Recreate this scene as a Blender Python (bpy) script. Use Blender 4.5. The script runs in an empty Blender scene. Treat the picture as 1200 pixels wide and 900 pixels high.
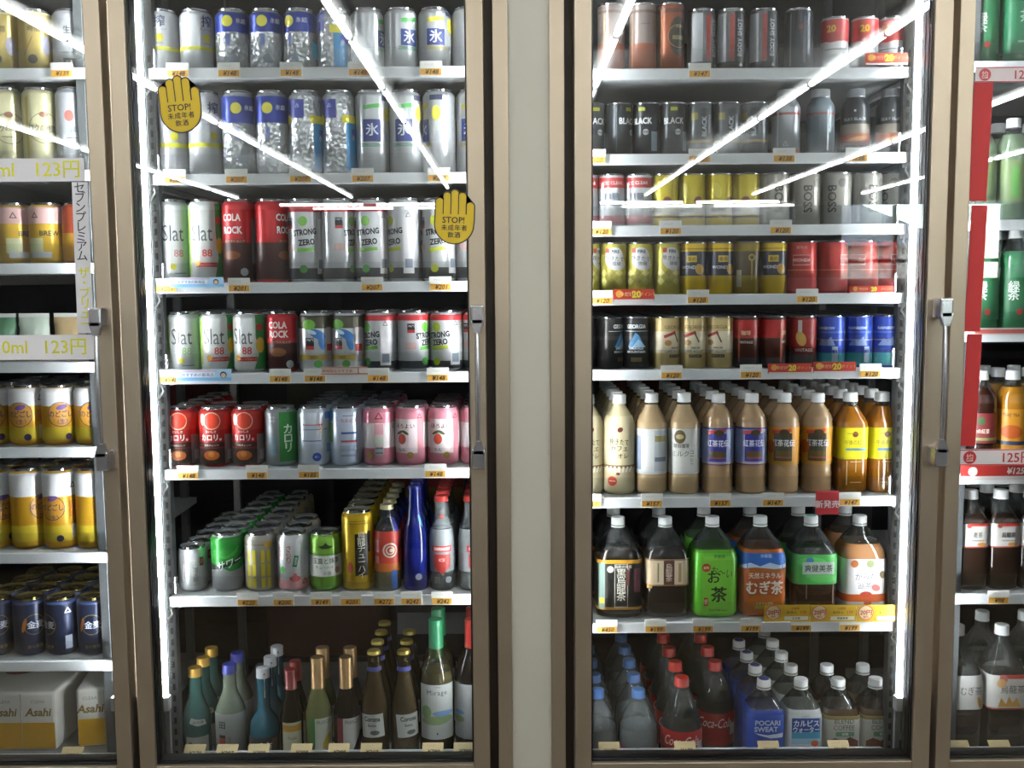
import bpy, bmesh, math, random
from mathutils import Matrix, Vector
random.seed(7)
S = bpy.context.scene
C = S.collection
R = math.radians

# ---------------------------------------------------------------- camera, world, light levels
F = 1200.0                                   # focal length in pixels of the 1200x900 frame
EYE = Vector((0.0, -1.962, 1.30))
PITCH, ROLL = 5.5, -0.42
cam = bpy.data.cameras.new('camera')
cam.sensor_width = 36.0
cam.lens = F / 1200 * 36
cam.clip_start = 0.02
camo = bpy.data.objects.new('camera', cam)
RM = Matrix.Rotation(R(90 - PITCH), 4, 'X') @ Matrix.Rotation(R(ROLL), 4, 'Z')
camo.matrix_world = Matrix.Translation(EYE) @ RM
C.objects.link(camo)
S.camera = camo

def at(px, py, Y):
    """point of the vertical plane y=Y seen at a pixel of the photograph"""
    d = RM.to_3x3() @ Vector(((px - 600) / F, (450 - py) / F, -1))
    t = (Y - EYE.y) / d.y
    return EYE + d * t

world = bpy.data.worlds.new('world')
S.world = world
world.use_nodes = True
wn = world.node_tree
sky = wn.nodes.new('ShaderNodeTexSky')
sky.sky_type = 'NISHITA'
sky.sun_disc = False
sky.sun_elevation = R(40)
wn.links.new(sky.outputs[0], wn.nodes['Background'].inputs[0])
wn.nodes['Background'].inputs[1].default_value = 2.2
S.view_settings.view_transform = 'Standard'
S.view_settings.look = 'None'
S.view_settings.gamma = 1
S.view_settings.use_curve_mapping = False
S.view_settings.exposure = 0.62
S.cycles.use_denoising = True
S.cycles.max_bounces = 10
S.cycles.transparent_max_bounces = 40
S.cycles.sample_clamp_indirect = 5.0
S.cycles.caustics_reflective = False
S.cycles.caustics_refractive = False
CEIL_TUBE = 25.0
COOL_TUBE = 62.0

# ---------------------------------------------------------------- materials
def lin(h):
    h = h.lstrip('#')
    v = [int(h[i:i + 2], 16) / 255 for i in (0, 2, 4)]
    return tuple([(c / 12.92 if c <= .04045 else ((c + .055) / 1.055) ** 2.4) for c in v] + [1])
MATS = {}
def mat(col, kind='ink'):
    k = (col, kind)
    if k in MATS:
        return MATS[k]
    m = bpy.data.materials.new(kind + '_' + col)
    m.use_nodes = True
    nt = m.node_tree
    N, L = nt.nodes, nt.links
    b = N['Principled BSDF']
    c = lin(col)
    b.inputs['Base Color'].default_value = c
    def noise(scale, detail=3):
        tc = N.new('ShaderNodeTexCoord'); n = N.new('ShaderNodeTexNoise')
        n.inputs['Scale'].default_value = scale; n.inputs['Detail'].default_value = detail
        L.new(tc.outputs['Object'], n.inputs['Vector']); return tc, n
    def rng(n, lo, hi, sock):
        r = N.new('ShaderNodeMapRange'); r.inputs[3].default_value = lo; r.inputs[4].default_value = hi
        L.new(n.outputs[0], r.inputs[0]); L.new(r.outputs[0], sock)
    if kind == 'ink':
        b.inputs['Roughness'].default_value = .38
    elif kind == 'can':
        b.inputs['Metallic'].default_value = .35
        _, n = noise(60); rng(n, .24, .36, b.inputs['Roughness'])
    elif kind == 'metal':
        b.inputs['Metallic'].default_value = .5
        _, n = noise(60); rng(n, .26, .34, b.inputs['Roughness'])
    elif kind == 'lid':
        b.inputs['Metallic'].default_value = .95
        _, n = noise(60); rng(n, .16, .24, b.inputs['Roughness'])
    elif kind == 'facet':
        b.inputs['Metallic'].default_value = .55
        b.inputs['Roughness'].default_value = .25
        tc = N.new('ShaderNodeTexCoord'); v = N.new('ShaderNodeTexVoronoi'); v.inputs['Scale'].default_value = 110
        bp = N.new('ShaderNodeBump'); bp.inputs['Strength'].default_value = .55; bp.inputs['Distance'].default_value = .004
        L.new(tc.outputs['Object'], v.inputs['Vector']); L.new(v.outputs[0], bp.inputs['Height']); L.new(bp.outputs[0], b.inputs['Normal'])
    elif kind == 'chrome':
        b.inputs['Metallic'].default_value = .85; b.inputs['Roughness'].default_value = .22
    elif kind == 'alu':
        b.inputs['Metallic'].default_value = .8
        tc, n = noise(1, 4)
        mp = N.new('ShaderNodeMapping'); mp.inputs['Scale'].default_value = (300, 300, 3)
        L.new(tc.outputs['Object'], mp.inputs[0]); L.new(mp.outputs[0], n.inputs['Vector'])
        rng(n, .34, .46, b.inputs['Roughness'])
    elif kind == 'plastic':
        b.inputs['Roughness'].default_value = .3
    elif kind == 'liquid':
        b.inputs['Roughness'].default_value = .12
        b.inputs['Coat Weight'].default_value = .5
    elif kind == 'paint':
        _, n = noise(40); rng(n, .45, .6, b.inputs['Roughness'])
    elif kind == 'paper':
        b.inputs['Roughness'].default_value = .6
    elif kind in ('clear', 'glass', 'tint', 'pet', 'frost'):
        N.remove(b)
        tr = N.new('ShaderNodeBsdfTransparent'); tr.inputs[0].default_value = c
        gl = N.new('ShaderNodeBsdfGlossy'); gl.inputs['Roughness'].default_value = .0 if kind == 'glass' else .08
        fr = N.new('ShaderNodeFresnel'); fr.inputs[0].default_value = 1.5
        mx = N.new('ShaderNodeMixShader')
        L.new(fr.outputs[0], mx.inputs[0]); L.new(tr.outputs[0], mx.inputs[1]); L.new(gl.outputs[0], mx.inputs[2])
        out = mx
        if kind in ('tint', 'pet', 'frost'):                    # coloured glass: part scatter, part see-through
            df = N.new('ShaderNodeBsdfPrincipled'); df.inputs['Base Color'].default_value = c; df.inputs['Roughness'].default_value = .1
            m2 = N.new('ShaderNodeMixShader'); m2.inputs[0].default_value = {'tint': .55, 'pet': .06, 'frost': .2}[kind]
            L.new(mx.outputs[0], m2.inputs[1]); L.new(df.outputs[0], m2.inputs[2]); out = m2
        L.new(out.outputs[0], N['Material Output'].inputs[0])
    elif kind.startswith('emit'):
        b.inputs['Base Color'].default_value = (.9, .9, .9, 1)
        b.inputs['Emission Color'].default_value = c
        b.inputs['Emission Strength'].default_value = float(kind[4:])
    MATS[k] = m
    return m

def floor_mat():
    m = mat('#b9ad98', 'floor'); nt = m.node_tree; N, L = nt.nodes, nt.links
    b = N['Principled BSDF']; tc = N.new('ShaderNodeTexCoord'); br = N.new('ShaderNodeTexBrick')
    br.offset = 0; br.inputs['Scale'].default_value = 1; br.inputs['Brick Width'].default_value = .45; br.inputs['Row Height'].default_value = .45
    br.inputs['Mortar Size'].default_value = .003
    br.inputs['Color1'].default_value = lin('#5f5442'); br.inputs['Color2'].default_value = lin('#584d3b'); br.inputs['Mortar'].default_value = lin('#3c342a')
    L.new(tc.outputs['Object'], br.inputs[0]); L.new(br.outputs[0], b.inputs[0]); b.inputs['Roughness'].default_value = .3
    return m

# ---------------------------------------------------------------- mesh helpers
class MB:
    def __init__(s): s.v, s.f, s.m, s.mats, s.sm = [], [], [], [], []
    def mi(s, m):
        if m not in s.mats: s.mats.append(m)
        return s.mats.index(m)
    def add(s, vs, fs, m, smooth=False):
        o = len(s.v); i = s.mi(m); s.v += [tuple(v) for v in vs]
        for f in fs: s.f.append(tuple(a + o for a in f)); s.m.append(i); s.sm.append(smooth)
    def box(s, x0, x1, y0, y1, z0, z1, m, b=0):
        if b <= 0:
            vs = [(x, y, z) for x in (x0, x1) for y in (y0, y1) for z in (z0, z1)]
            fs = [(0, 1, 3, 2), (4, 6, 7, 5), (0, 4, 5, 1), (2, 3, 7, 6), (0, 2, 6, 4), (1, 5, 7, 3)]
            s.add(vs, fs, m); return
        bm = bmesh.new(); bmesh.ops.create_cube(bm, size=1)
        for v in bm.verts:
            v.co = Vector((x0 + (v.co.x + .5) * (x1 - x0), y0 + (v.co.y + .5) * (y1 - y0), z0 + (v.co.z + .5) * (z1 - z0)))
        bmesh.ops.bevel(bm, geom=bm.edges[:], offset=b, segments=2, affect='EDGES', profile=.5)
        bm.verts.index_update()
        s.add([v.co for v in bm.verts], [[v.index for v in f.verts] for f in bm.faces], m); bm.free()
    def tube(s, pts, rad, m, seg=10, caps=True):
        pts = [Vector(p) for p in pts]
        rad = rad if isinstance(rad, (list, tuple)) else [rad] * len(pts)
        vs, fs = [], []
        up = None
        for i, p in enumerate(pts):
            d = (pts[min(i + 1, len(pts) - 1)] - pts[max(i - 1, 0)]).normalized()
            if up is None: up = d.orthogonal().normalized()
            a = (up - d * up.dot(d)).normalized(); up = a; b = d.cross(a)
            for k in range(seg):
                t = 2 * math.pi * k / seg
                vs.append(p + (a * math.cos(t) + b * math.sin(t)) * rad[i])
        for i in range(len(pts) - 1):
            for k in range(seg):
                fs.append((i * seg + k, i * seg + (k + 1) % seg, (i + 1) * seg + (k + 1) % seg, (i + 1) * seg + k))
        s.add(vs, fs, m, True)
        if caps: s.add(vs[:seg], [tuple(range(seg))[::-1]], m); s.add(vs[-seg:], [tuple(range(seg))], m)
    def prism(s, pts, y0, y1, m):
        """outline in x,z extruded between y0 and y1"""
        n = len(pts)
        vs = [(p[0], y0, p[1]) for p in pts] + [(p[0], y1, p[1]) for p in pts]
        fs = [tuple(range(n)), tuple(range(2 * n - 1, n - 1, -1))] + [(i + n, (i + 1) % n + n, (i + 1) % n, i) for i in range(n)]
        s.add(vs, fs, m)
    def mesh(s, name):
        me = bpy.data.meshes.new(name); me.from_pydata(s.v, [], s.f)
        for m in s.mats: me.materials.append(m)
        me.polygons.foreach_set('material_index', s.m)
        me.polygons.foreach_set('use_smooth', s.sm)
        me.update()
        return me
    def obj(s, name, parent=None, loc=(0, 0, 0)):
        return link(name, s.mesh(name), parent, loc)
def link(name, me, parent=None, loc=(0, 0, 0), rz=0):
    o = bpy.data.objects.new(name, me); C.objects.link(o); o.location = loc; o.rotation_euler[2] = rz
    if parent: o.parent = parent
    return o
def empty(name, loc=(0, 0, 0)): return link(name, None, None, loc)
def tag(o, label=None, cat=None, group=None, kind=None):
    if label: o['label'] = label
    if cat: o['category'] = cat
    if group: o['group'] = group
    if kind: o['kind'] = kind
    return o
def struct(name, x0, x1, y0, y1, z0, z1, m, b=0, label=None):
    q = MB(); q.box(x0, x1, y0, y1, z0, z1, m, b); o = q.obj(name); tag(o, label, None, None, 'structure'); return o

# flat text -> list of 2D polygons (centred)
TXT = {}
def text2d(body, bold=0, vert=False, italic=0, spacing=1.0, line=1.0):
    k = (body, bold, vert, italic, spacing, line)
    heavy = bold if any(ord(c) > 0x2fff for c in body) else 0
    if heavy: bold = 0                       # thicken dense characters by shifted copies instead of offset outlines
    if k in TXT: return TXT[k]
    cu = bpy.data.curves.new('t', 'FONT'); cu.body = '\n'.join(body) if vert else body
    cu.resolution_u = 2; cu.align_x = 'CENTER'; cu.align_y = 'CENTER'; cu.offset = bold; cu.shear = italic
    cu.space_character = spacing; cu.space_line = line * (.82 if vert else 1)
    o = bpy.data.objects.new('t', cu)
    me = bpy.data.meshes.new_from_object(o)
    vs = [(v.co.x, v.co.y) for v in me.vertices]; fs = [tuple(p.vertices) for p in me.polygons]
    if vs:
        cx = (min(v[0] for v in vs) + max(v[0] for v in vs)) / 2; cy = (min(v[1] for v in vs) + max(v[1] for v in vs)) / 2
        vs = [(a - cx, b - cy) for a, b in vs]
    if heavy and vs:
        n = len(vs); h_ = heavy * .9
        fs = fs + [tuple(i + n for i in f) for f in fs] + [tuple(i + 2 * n for i in f) for f in fs]
        vs = [(a - h_, b, 0) for a, b in vs] + [(a + h_, b + h_ * .6, 1) for a, b in vs] + [(a, b - h_ * .6, 2) for a, b in vs]
    else: vs = [(a, b, 0) for a, b in vs]
    bpy.data.objects.remove(o); bpy.data.meshes.remove(me); bpy.data.curves.remove(cu)
    TXT[k] = (vs, fs)
    return TXT[k]
def flat_text(q, body, x, y, z, size, m, **kw):
    vs, fs = text2d(body, **kw)
    q.add([(x + a * size, y - l * .00005, z + b * size) for a, b, l in vs], fs, m)

# ---------------------------------------------------------------- containers: profile + wrapped print
def prof_at(prof, z):
    if z <= prof[0][1]: return prof[0][0], prof[0][2]
    for a, b in zip(prof, prof[1:]):
        if a[1] <= z <= b[1]:
            t = 0 if b[1] == a[1] else (z - a[1]) / (b[1] - a[1])
            return a[0] + (b[0] - a[0]) * t, a[2] + (b[2] - a[2]) * t
    return prof[-1][0], prof[-1][2]
def rho(th, n):
    return 1 / ((abs(math.cos(th)) ** n + abs(math.sin(th)) ** n) ** (1 / n))
class Arc:
    def __init__(s, r, n):
        s.n, s.r = n, r; s.t = [0]; K = 180
        p0 = None
        for i in range(K + 1):
            a = math.pi * i / K; th = -math.pi / 2 + a; q = r * rho(th, n); p = (q * math.cos(th), q * math.sin(th))
            if p0: s.t.append(s.t[-1] + math.hypot(p[0] - p0[0], p[1] - p0[1]))
            p0 = p
    def ang(s, u):
        sg = -1 if u < 0 else 1; u = abs(u)
        if s.n <= 2.01: return sg * u / s.r
        import bisect
        i = min(max(bisect.bisect(s.t, u) - 1, 0), len(s.t) - 2)
        return sg * math.pi / (len(s.t) - 1) * (i + (u - s.t[i]) / (s.t[i + 1] - s.t[i]))
MM = .001
def lathe(q, prof, m, segs=28, smooth=True, cap0=True, cap1=True, off=0):
    vs, fs = [], []
    for r, z, n in prof:
        for k in range(segs):
            th = 2 * math.pi * k / segs; p = (r + off) * rho(th, n)
            vs.append((p * math.cos(th) * MM, p * math.sin(th) * MM, z * MM))
    for i in range(len(prof) - 1):
        for k in range(segs):
            fs.append((i * segs + k, i * segs + (k + 1) % segs, (i + 1) * segs + (k + 1) % segs, (i + 1) * segs + k))
    q.add(vs, fs, m, smooth)
    if cap0: q.add(vs[:segs], [tuple(range(segs))[::-1]], m)
    if cap1: q.add(vs[-segs:], [tuple(range(segs))], m)
def pro(pts, n=2.0):
    return [(p[0], p[1], p[2] if len(p) > 2 else n) for p in pts]
def sub_prof(prof, z0, z1):
    a = [prof_at(prof, z0)]; zs = [z0]
    for r, z, n in prof:
        if z0 < z < z1: a.append((r, n)); zs.append(z)
    a.append(prof_at(prof, z1)); zs.append(z1)
    return [(r, z, n) for (r, n), z in zip(a, zs)]
def decals(q, prof, H, base, items):
    """items: flat print in (u mm along the girth from the front, v fraction of height)"""
    bz = .5 * H
    r0, n0 = base
    arc = Arc(r0, n0)
    for li, it in enumerate(items):
        off = .3 + .1 * li
        t = it[0]
        if t == 'W':
            lathe(q, sub_prof(prof, it[1] * H, it[2] * H), mat(it[3], it[4] if len(it) > 4 else 'ink'), 28, True, False, False, off)
            continue
        vs, fs = [], []
        if t == 'R':
            _, u, v, w, h, col = it[:6]; rot = R(it[6]) if len(it) > 6 else 0
            pts = [(-w / 2, -h / 2), (w / 2, -h / 2), (w / 2, h / 2), (-w / 2, h / 2)]
            vs = [(u + a * math.cos(rot) - b * math.sin(rot), v * H + a * math.sin(rot) + b * math.cos(rot)) for a, b in pts]; fs = [(0, 1, 2, 3)]
        elif t in 'CE':
            if t == 'C': _, u, v, rw, col = it[:5]; rh = rw; rot = 0
            else: _, u, v, rw, rh, col = it[:6]; rot = R(it[6]) if len(it) > 6 else 0
            pts = [(rw * math.cos(2 * math.pi * k / 18), rh * math.sin(2 * math.pi * k / 18)) for k in range(18)]
            vs = [(u + a * math.cos(rot) - b * math.sin(rot), v * H + a * math.sin(rot) + b * math.cos(rot)) for a, b in pts]; fs = [tuple(range(18))]
        elif t == 'O':                        # ring outline: u v r width col
            _, u, v, rr, w, col = it[:6]
            for k in range(24):
                for s_ in (rr - w / 2, rr + w / 2):
                    vs.append((u + s_ * math.cos(math.pi * k / 12), v * H + s_ * math.sin(math.pi * k / 12)))
            fs = [(2 * k, 2 * k + 1, (2 * k + 3) % 48, (2 * k + 2) % 48) for k in range(24)]
        elif t == 'P':
            _, pts, col = it[:3]; vs = [(a, b * H) for a, b in pts]; fs = [tuple(range(len(pts)))]
        elif t == 'T':
            _, u, v, size, body, col = it[:6]; kw = dict(it[6]) if len(it) > 6 else {}
            rot = R(kw.pop('rot', 0)); sx = kw.pop('sx', 1)
            a2, fs = text2d(body, **kw)
            vs = [(u + a * sx * size * math.cos(rot) - b * size * math.sin(rot), v * H + a * sx * size * math.sin(rot) + b * size * math.cos(rot), l * .04) for a, b, l in a2]
        if not vs: continue
        vs = [(p[0], p[1], p[2] if len(p) > 2 else 0) for p in vs]
        bm = bmesh.new(); bv = [bm.verts.new(p) for p in vs]
        for f in fs:
            try: bm.faces.new([bv[i] for i in f])
            except ValueError: pass
        us = [p[0] for p in vs]; hs = [p[1] for p in vs]
        u0, u1 = min(us), max(us); st = max(4.5, r0 * .17)
        k = math.floor(u0 / st) + 1
        while k * st < u1:
            bmesh.ops.bisect_plane(bm, geom=bm.verts[:] + bm.edges[:] + bm.faces[:], plane_co=(k * st, 0, 0), plane_no=(1, 0, 0)); k += 1
        for r_, z_, n_ in prof:
            if min(hs) < z_ < max(hs):
                bmesh.ops.bisect_plane(bm, geom=bm.verts[:] + bm.edges[:] + bm.faces[:], plane_co=(0, z_, 0), plane_no=(0, 1, 0))
        bm.verts.index_update()
        out = []
        for v in bm.verts:
            a = arc.ang(v.co.x); z = v.co.y; rr, nn = prof_at(prof, z); th = -math.pi / 2 + a
            p = (rr + off + v.co.z) * rho(th, nn); out.append((p * math.cos(th) * MM, p * math.sin(th) * MM, z * MM))
        q.add(out, [[v.index for v in f.verts] for f in bm.faces], mat(col, 'ink')); bm.free()

SILVER, WHITE, BLACK = '#c4c6ca', '#e8e8e6', '#141414'
CANS = {'350': (33, 122, 26.5), '500': (33, 167, 26.5), '190': (26.5, 104.5, 25.2), '200': (29, 94, 25), '250': (26.5, 133, 25.2), '280': (30.5, 105, 29), '300': (28, 122, 25.5)}
DES = {}
def can(name, size, col, kind, desc, items=(), lidcol='#c9cbce'):
    DES[name] = dict(t='can', size=size, col=col, kind=kind, desc=desc, items=list(items), lid=lidcol)
def can_meshes(d):
    if 'body' in d: return d
    r, H, rt = CANS[d['size']]
    if rt > r - 2.2:                           # straight-sided steel can
        prof = pro([(rt - 1, 0), (rt, 1.2), (r, 4), (r, H - 5), (rt + .3, H - 2.6)]); neck = pro([(rt + .3, H - 2.6), (rt + .9, H - 2), (rt + .9, H)])
    else:
        prof = pro([(r - 8, 0), (r - 5.5, 1.5), (r - 1.2, 6), (r, 9), (r, H - 14), (r - .8, H - 11), (rt + 1, H - 4.5)]); neck = pro([(rt + 1, H - 4.5), (rt, H - 3), (rt + 1.1, H - 2.2), (rt + 1.1, H)])
    q = MB(); lathe(q, prof, mat(d['col'], d['kind'])); d['body'] = q.mesh('can_body')
    q = MB(); lm = mat(d['lid'], 'lid')
    lathe(q, neck, lm, 28, True, False, False)
    zr = H
    lathe(q, pro([(neck[-1][0], zr), (neck[-1][0] - 1.3, zr), (neck[-1][0] - 2.2, zr - 4), (neck[-1][0] - 5, zr - 4.6), (3, zr - 4.2)]), lm, 28, True, False, True)
    d['lidm'] = q.mesh('lid')
    q = MB(); a = 2 * math.pi / 14
    pts = [(7.5 * math.cos(a * k), -1 + 11 * math.sin(a * k)) for k in range(14)]
    vs = [(x * MM, y * MM, (H - 3.2) * MM) for x, y in pts] + [(x * MM, y * MM, (H - 2.2) * MM) for x, y in pts]
    q.add(vs, [tuple(range(14, 28))] + [(k, (k + 1) % 14, (k + 1) % 14 + 14, k + 14) for k in range(14)], lm)
    d['tab'] = q.mesh('pull_tab')
    d['lab'] = None
    if d['items']:
        q = MB(); decals(q, prof, H, (r, 2.0), d['items']); d['lab'] = q.mesh('printed_label')
    d['r'], d['h'] = r, H
    return d

def bottle(name, prof, desc, cap, body, items=(), liquid=None, n=2.0, base=None, extra=None, catname='plastic_bottle'):
    """cap=(r,z0,z1,col); body=[(z0,z1,col,kind)...]; liquid=(z1,col,kind,inset)"""
    DES[name] = dict(t='bottle', prof=pro(prof, n), desc=desc, cap=cap, bodyb=body, items=list(items), liq=liquid, base=base, extra=extra, oname=catname)
def bottle_meshes(d):
    if 'body' in d: return d
    P = d['prof']; H = P[-1][1]
    rmax = max(p[0] for p in P); n = max(P, key=lambda p: p[0])[2]
    q = MB()
    for i, (z0, z1, col, kind) in enumerate(d['bodyb']):
        lathe(q, sub_prof(P, z0, z1), mat(col, kind), 28, True, i == 0, i == len(d['bodyb']) - 1)
    d['body'] = q.mesh('bottle_body')
    d['lidm'] = None
    if d['cap']:
        r, z0, z1, col = d['cap'][:4]; k = d['cap'][4] if len(d['cap']) > 4 else 'plastic'
        q = MB(); lathe(q, pro([(r - .4, z0), (r, z0 + 1), (r, z0 + 2.6), (r - .6, z0 + 3.2), (r - .6, z1 - 2), (r - 1.8, z1 - .3), (r - 3, z1)]), mat(col, k), 24)
        if len(d['cap']) > 5: lathe(q, pro([(r - 4, z1 + .1), (r - 4.2, z1 + .3)]), mat(d['cap'][5], 'ink'), 18)
        d['lidm'] = q.mesh('cap')
    d['tab'] = None; d['liqm'] = None
    if d['liq']:
        z1, col, kind, ins = d['liq']
        q = MB(); lathe(q, sub_prof(P, 2, z1), mat(col, kind), 24, True, True, True, -ins); d['liqm'] = q.mesh('drink')
    d['lab'] = None
    if d['items']:
        q = MB(); decals(q, P, H, d['base'] or (rmax, n), d['items']); d['lab'] = q.mesh('printed_label')
    d['r'], d['h'] = rmax, d['cap'][2] if d['cap'] else H
    return d
ORD = ['first', 'second', 'third', 'fourth', 'fifth', 'sixth', 'seventh', 'eighth', 'ninth', 'tenth', 'eleventh', 'twelfth', 'thirteenth']
COUNT = {}
def put(name, x, y, z, rz, label, group, oname, cat, full=True, turn=0):
    d = DES[name]
    (can_meshes if d['t'] == 'can' else bottle_meshes)(d)
    o = link(oname, d['body'], None, (x, y, z), rz); tag(o, label, cat, group)
    if d['lidm']:
        l = link('lid' if d['t'] == 'can' else 'cap', d['lidm'], o)
        if d['tab']: link('pull_tab', d['tab'], l)
    if d['lab'] and full:
        a = round(turn)
        if a not in d.setdefault('turned', {0: d['lab']}):
            me = d['lab'].copy(); me.transform(Matrix.Rotation(R(a), 4, 'Z')); d['turned'][a] = me
        link('printed_label', d['turned'][a], o)
    if d.get('liqm'): link('drink', d['liqm'], o)
    if d.get('extra') and full: d['extra'](o)
    return o
def row(door, rowname, z, ymid, cols, oname='beverage_can', cat='can', yfront=.105, group=None, start=0):
    """cols: (design, px, rot, depth[, y setback])"""
    xs, rs = [], []
    for c in cols:
        d = DES[c[0]]; (can_meshes if d['t'] == 'can' else bottle_meshes)(d)
        rs.append(d['r'] * MM); xs.append(at(c[1], ymid, yfront + d['r'] * MM).x)
    for _ in range(60):                       # keep neighbours from touching
        for i in range(len(xs) - 1):
            g = rs[i] + rs[i + 1] + .0012 - (xs[i + 1] - xs[i])
            if g > 0: xs[i] -= g / 2; xs[i + 1] += g / 2
    for i, c in enumerate(cols):
        d = DES[c[0]]; dep = c[3]; sb = c[4] if len(c) > 4 else 0
        wild = (c[5] if len(c) > 5 else 0)
        for k in range(dep):
            nm = d.get('oname', oname) if d['t'] == 'bottle' else oname
            ct = 'bottle' if d['t'] == 'bottle' else cat
            pos = '' if dep == 1 else (', front' if k == 0 else ', ' + ORD[k] + ' back')
            lab = '%s%s, %s column, %s shelf, %s door' % (d['desc'], pos, ORD[i + start], rowname, door)
            y = yfront + rs[i] + sb + k * (2 * rs[i] + .0012)
            put(c[0], xs[i] + random.uniform(-.0002, .0002), y, z + .0004, math.pi / 2 * random.choice((0, 0, 1, 3)) if k and d['t'] == 'can' else 0, lab,
                group or '%s in the %s door' % (nm.replace('_', ' ') + 's', door), nm, ct, True, c[2] + (math.degrees(math.atan2(-xs[i], yfront - EYE.y)) if max(p[2] for p in d.get('prof', [(0, 0, 2)])) < 2.05 else 0))

# ---------------------------------------------------------------- the store around the camera (seen in the glass)
ALU, PANEL = mat('#ada08c', 'alu'), mat('#b2b0a1', 'paint')
GROOVE, GASKET = mat('#3a2e22', 'paint'), mat('#0d0d0e', 'plastic')
WHITEP, SHELFM = mat('#d6d8d8', 'paint'), mat('#d2d5d6', 'plastic')
CEILZ = 2.54
struct('floor', -6, 8, -14.6, .05, -.05, 0, floor_mat(), label='beige tiled shop floor')
struct('ceiling', -6, 8, -14.6, .05, CEILZ, CEILZ + .05, mat('#eeeeec', 'paint'), label='white shop ceiling')
struct('wall_left', -6.05, -6, -14.6, .05, 0, CEILZ, mat('#8d8a84', 'paint'))
struct('wall_right', 8, 8.05, -14.6, .05, 0, CEILZ, mat('#8d8a84', 'paint'))
WX0, WX1 = 5.3, 7.9
struct('wall_back', -6, WX0, -14.7, -14.6, 0, CEILZ, mat('#77746e', 'paint'))
struct('wall_back', WX1, 8, -14.7, -14.6, 0, CEILZ, mat('#77746e', 'paint'))
struct('wall_back', WX0, WX1, -14.7, -14.6, 0, .35, mat('#77746e', 'paint'))
w = empty('window_1', (0, 0, 0)); tag(w, 'shop front window in the far wall', None, None, 'structure')
for k in range(3):
    xa = WX0 + k * (WX1 - WX0) / 3; xb = WX0 + (k + 1) * (WX1 - WX0) / 3
    q = MB(); q.box(xa, xb, -14.65, -14.64, .35, CEILZ, mat('#f4f8f8', 'glass')); q.obj('glass_pane', w)
    q = MB(); q.box(xb - .03, xb + .03, -14.7, -14.6, .35, CEILZ, mat('#5d5a55', 'alu')); q.obj('mullion', w)
q = MB(); q.box(WX0, WX1, -14.7, -14.6, 1.62, 1.68, mat('#5d5a55', 'alu')); q.obj('transom', w)
struct('ground', -30, 50, -60, -14.7, -.06, -.01, mat('#6d6b68', 'paint'), label='grey street outside the shop window')
h = empty('house', (11.5, -38, 0)); tag(h, 'small gabled house across the street outside', 'house')
q = MB(); q.box(-4, 4, -3, 3, -.01, 2.6, mat('#8d8479', 'paint')); q.obj('walls', h)
q = MB(); q.prism([(-4.5, 2.6), (4.5, 2.6), (0, 4.4)], -3.4, 3.4, mat('#6b6a6e', 'paint')); q.obj('roof', h)
# ceiling tubes
q = MB(); q.tube([(0, -.6, 0), (0, .6, 0)], .017, mat('#fbfdff', 'emit%g' % CEIL_TUBE), 10); TUBE = q.mesh('tube')
q = MB(); q.box(-.045, .045, -.64, .64, .025, .052, mat('#e2e2de', 'paint'))
for s_ in (-.62, .62): q.box(-.02, .02, s_ - .012, s_ + .012, -.02, .026, mat('#cfcfcb', 'plastic'))
HOUS = q.mesh('housing')
RX = [-3.64, -2.12, -.763, .51, 1.80, 3.23, 4.68]
for i, x in enumerate(RX):
    y = -1.15; k = 0
    while y > (-10 if i == 2 else -12.2):
        t = empty('ceiling_light', (x, y, CEILZ - .055)); tag(t, 'white fluorescent ceiling tube, %s lengthwise line, %s one out from the cooler' % (ORD[i], ORD[k]), 'ceiling light', 'lengthwise ceiling tubes')
        link('tube', TUBE, t); link('housing', HOUS, t)
        y -= 1.26; k += 1
for j, (y, xs) in enumerate(((-13.1, (-2.75, -1.35, 1.9, 3.3)), (-13.8, (-2.4, -1.0, 2.3, 3.7)))):
    for k, x in enumerate(xs):
        t = empty('ceiling_light', (x, y, CEILZ - .055)); t.rotation_euler[2] = math.pi / 2
        tag(t, 'white fluorescent ceiling tube, %s crosswise line by far wall, %s of four' % (ORD[j], ORD[k]), 'ceiling light', 'crosswise ceiling tubes')
        link('tube', TUBE, t); link('housing', HOUS, t)
# shelf unit added behind the camera to darken low reflections and block low light
g = empty('added_gondola', (0.2, -2.75, 0)); tag(g, 'dark steel shelf unit added across the aisle to darken the glass reflection', 'shelf unit')
gm = mat('#2b2a2a', 'paint')
q = MB(); q.box(-3.2, 3.2, -.3, -.27, 0, 1.32, gm); q.obj('back_panel', g)
for z in (.1, .42, .72, 1.02): q = MB(); q.box(-3.2, 3.2, -.27, .1, z, z + .03, gm); q.obj('shelf_board', g)
for x in (-3.2, -1.05, 1.05, 3.17): q = MB(); q.box(x, x + .03, -.3, .1, 0, 1.32, gm); q.obj('upright', g)

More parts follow.
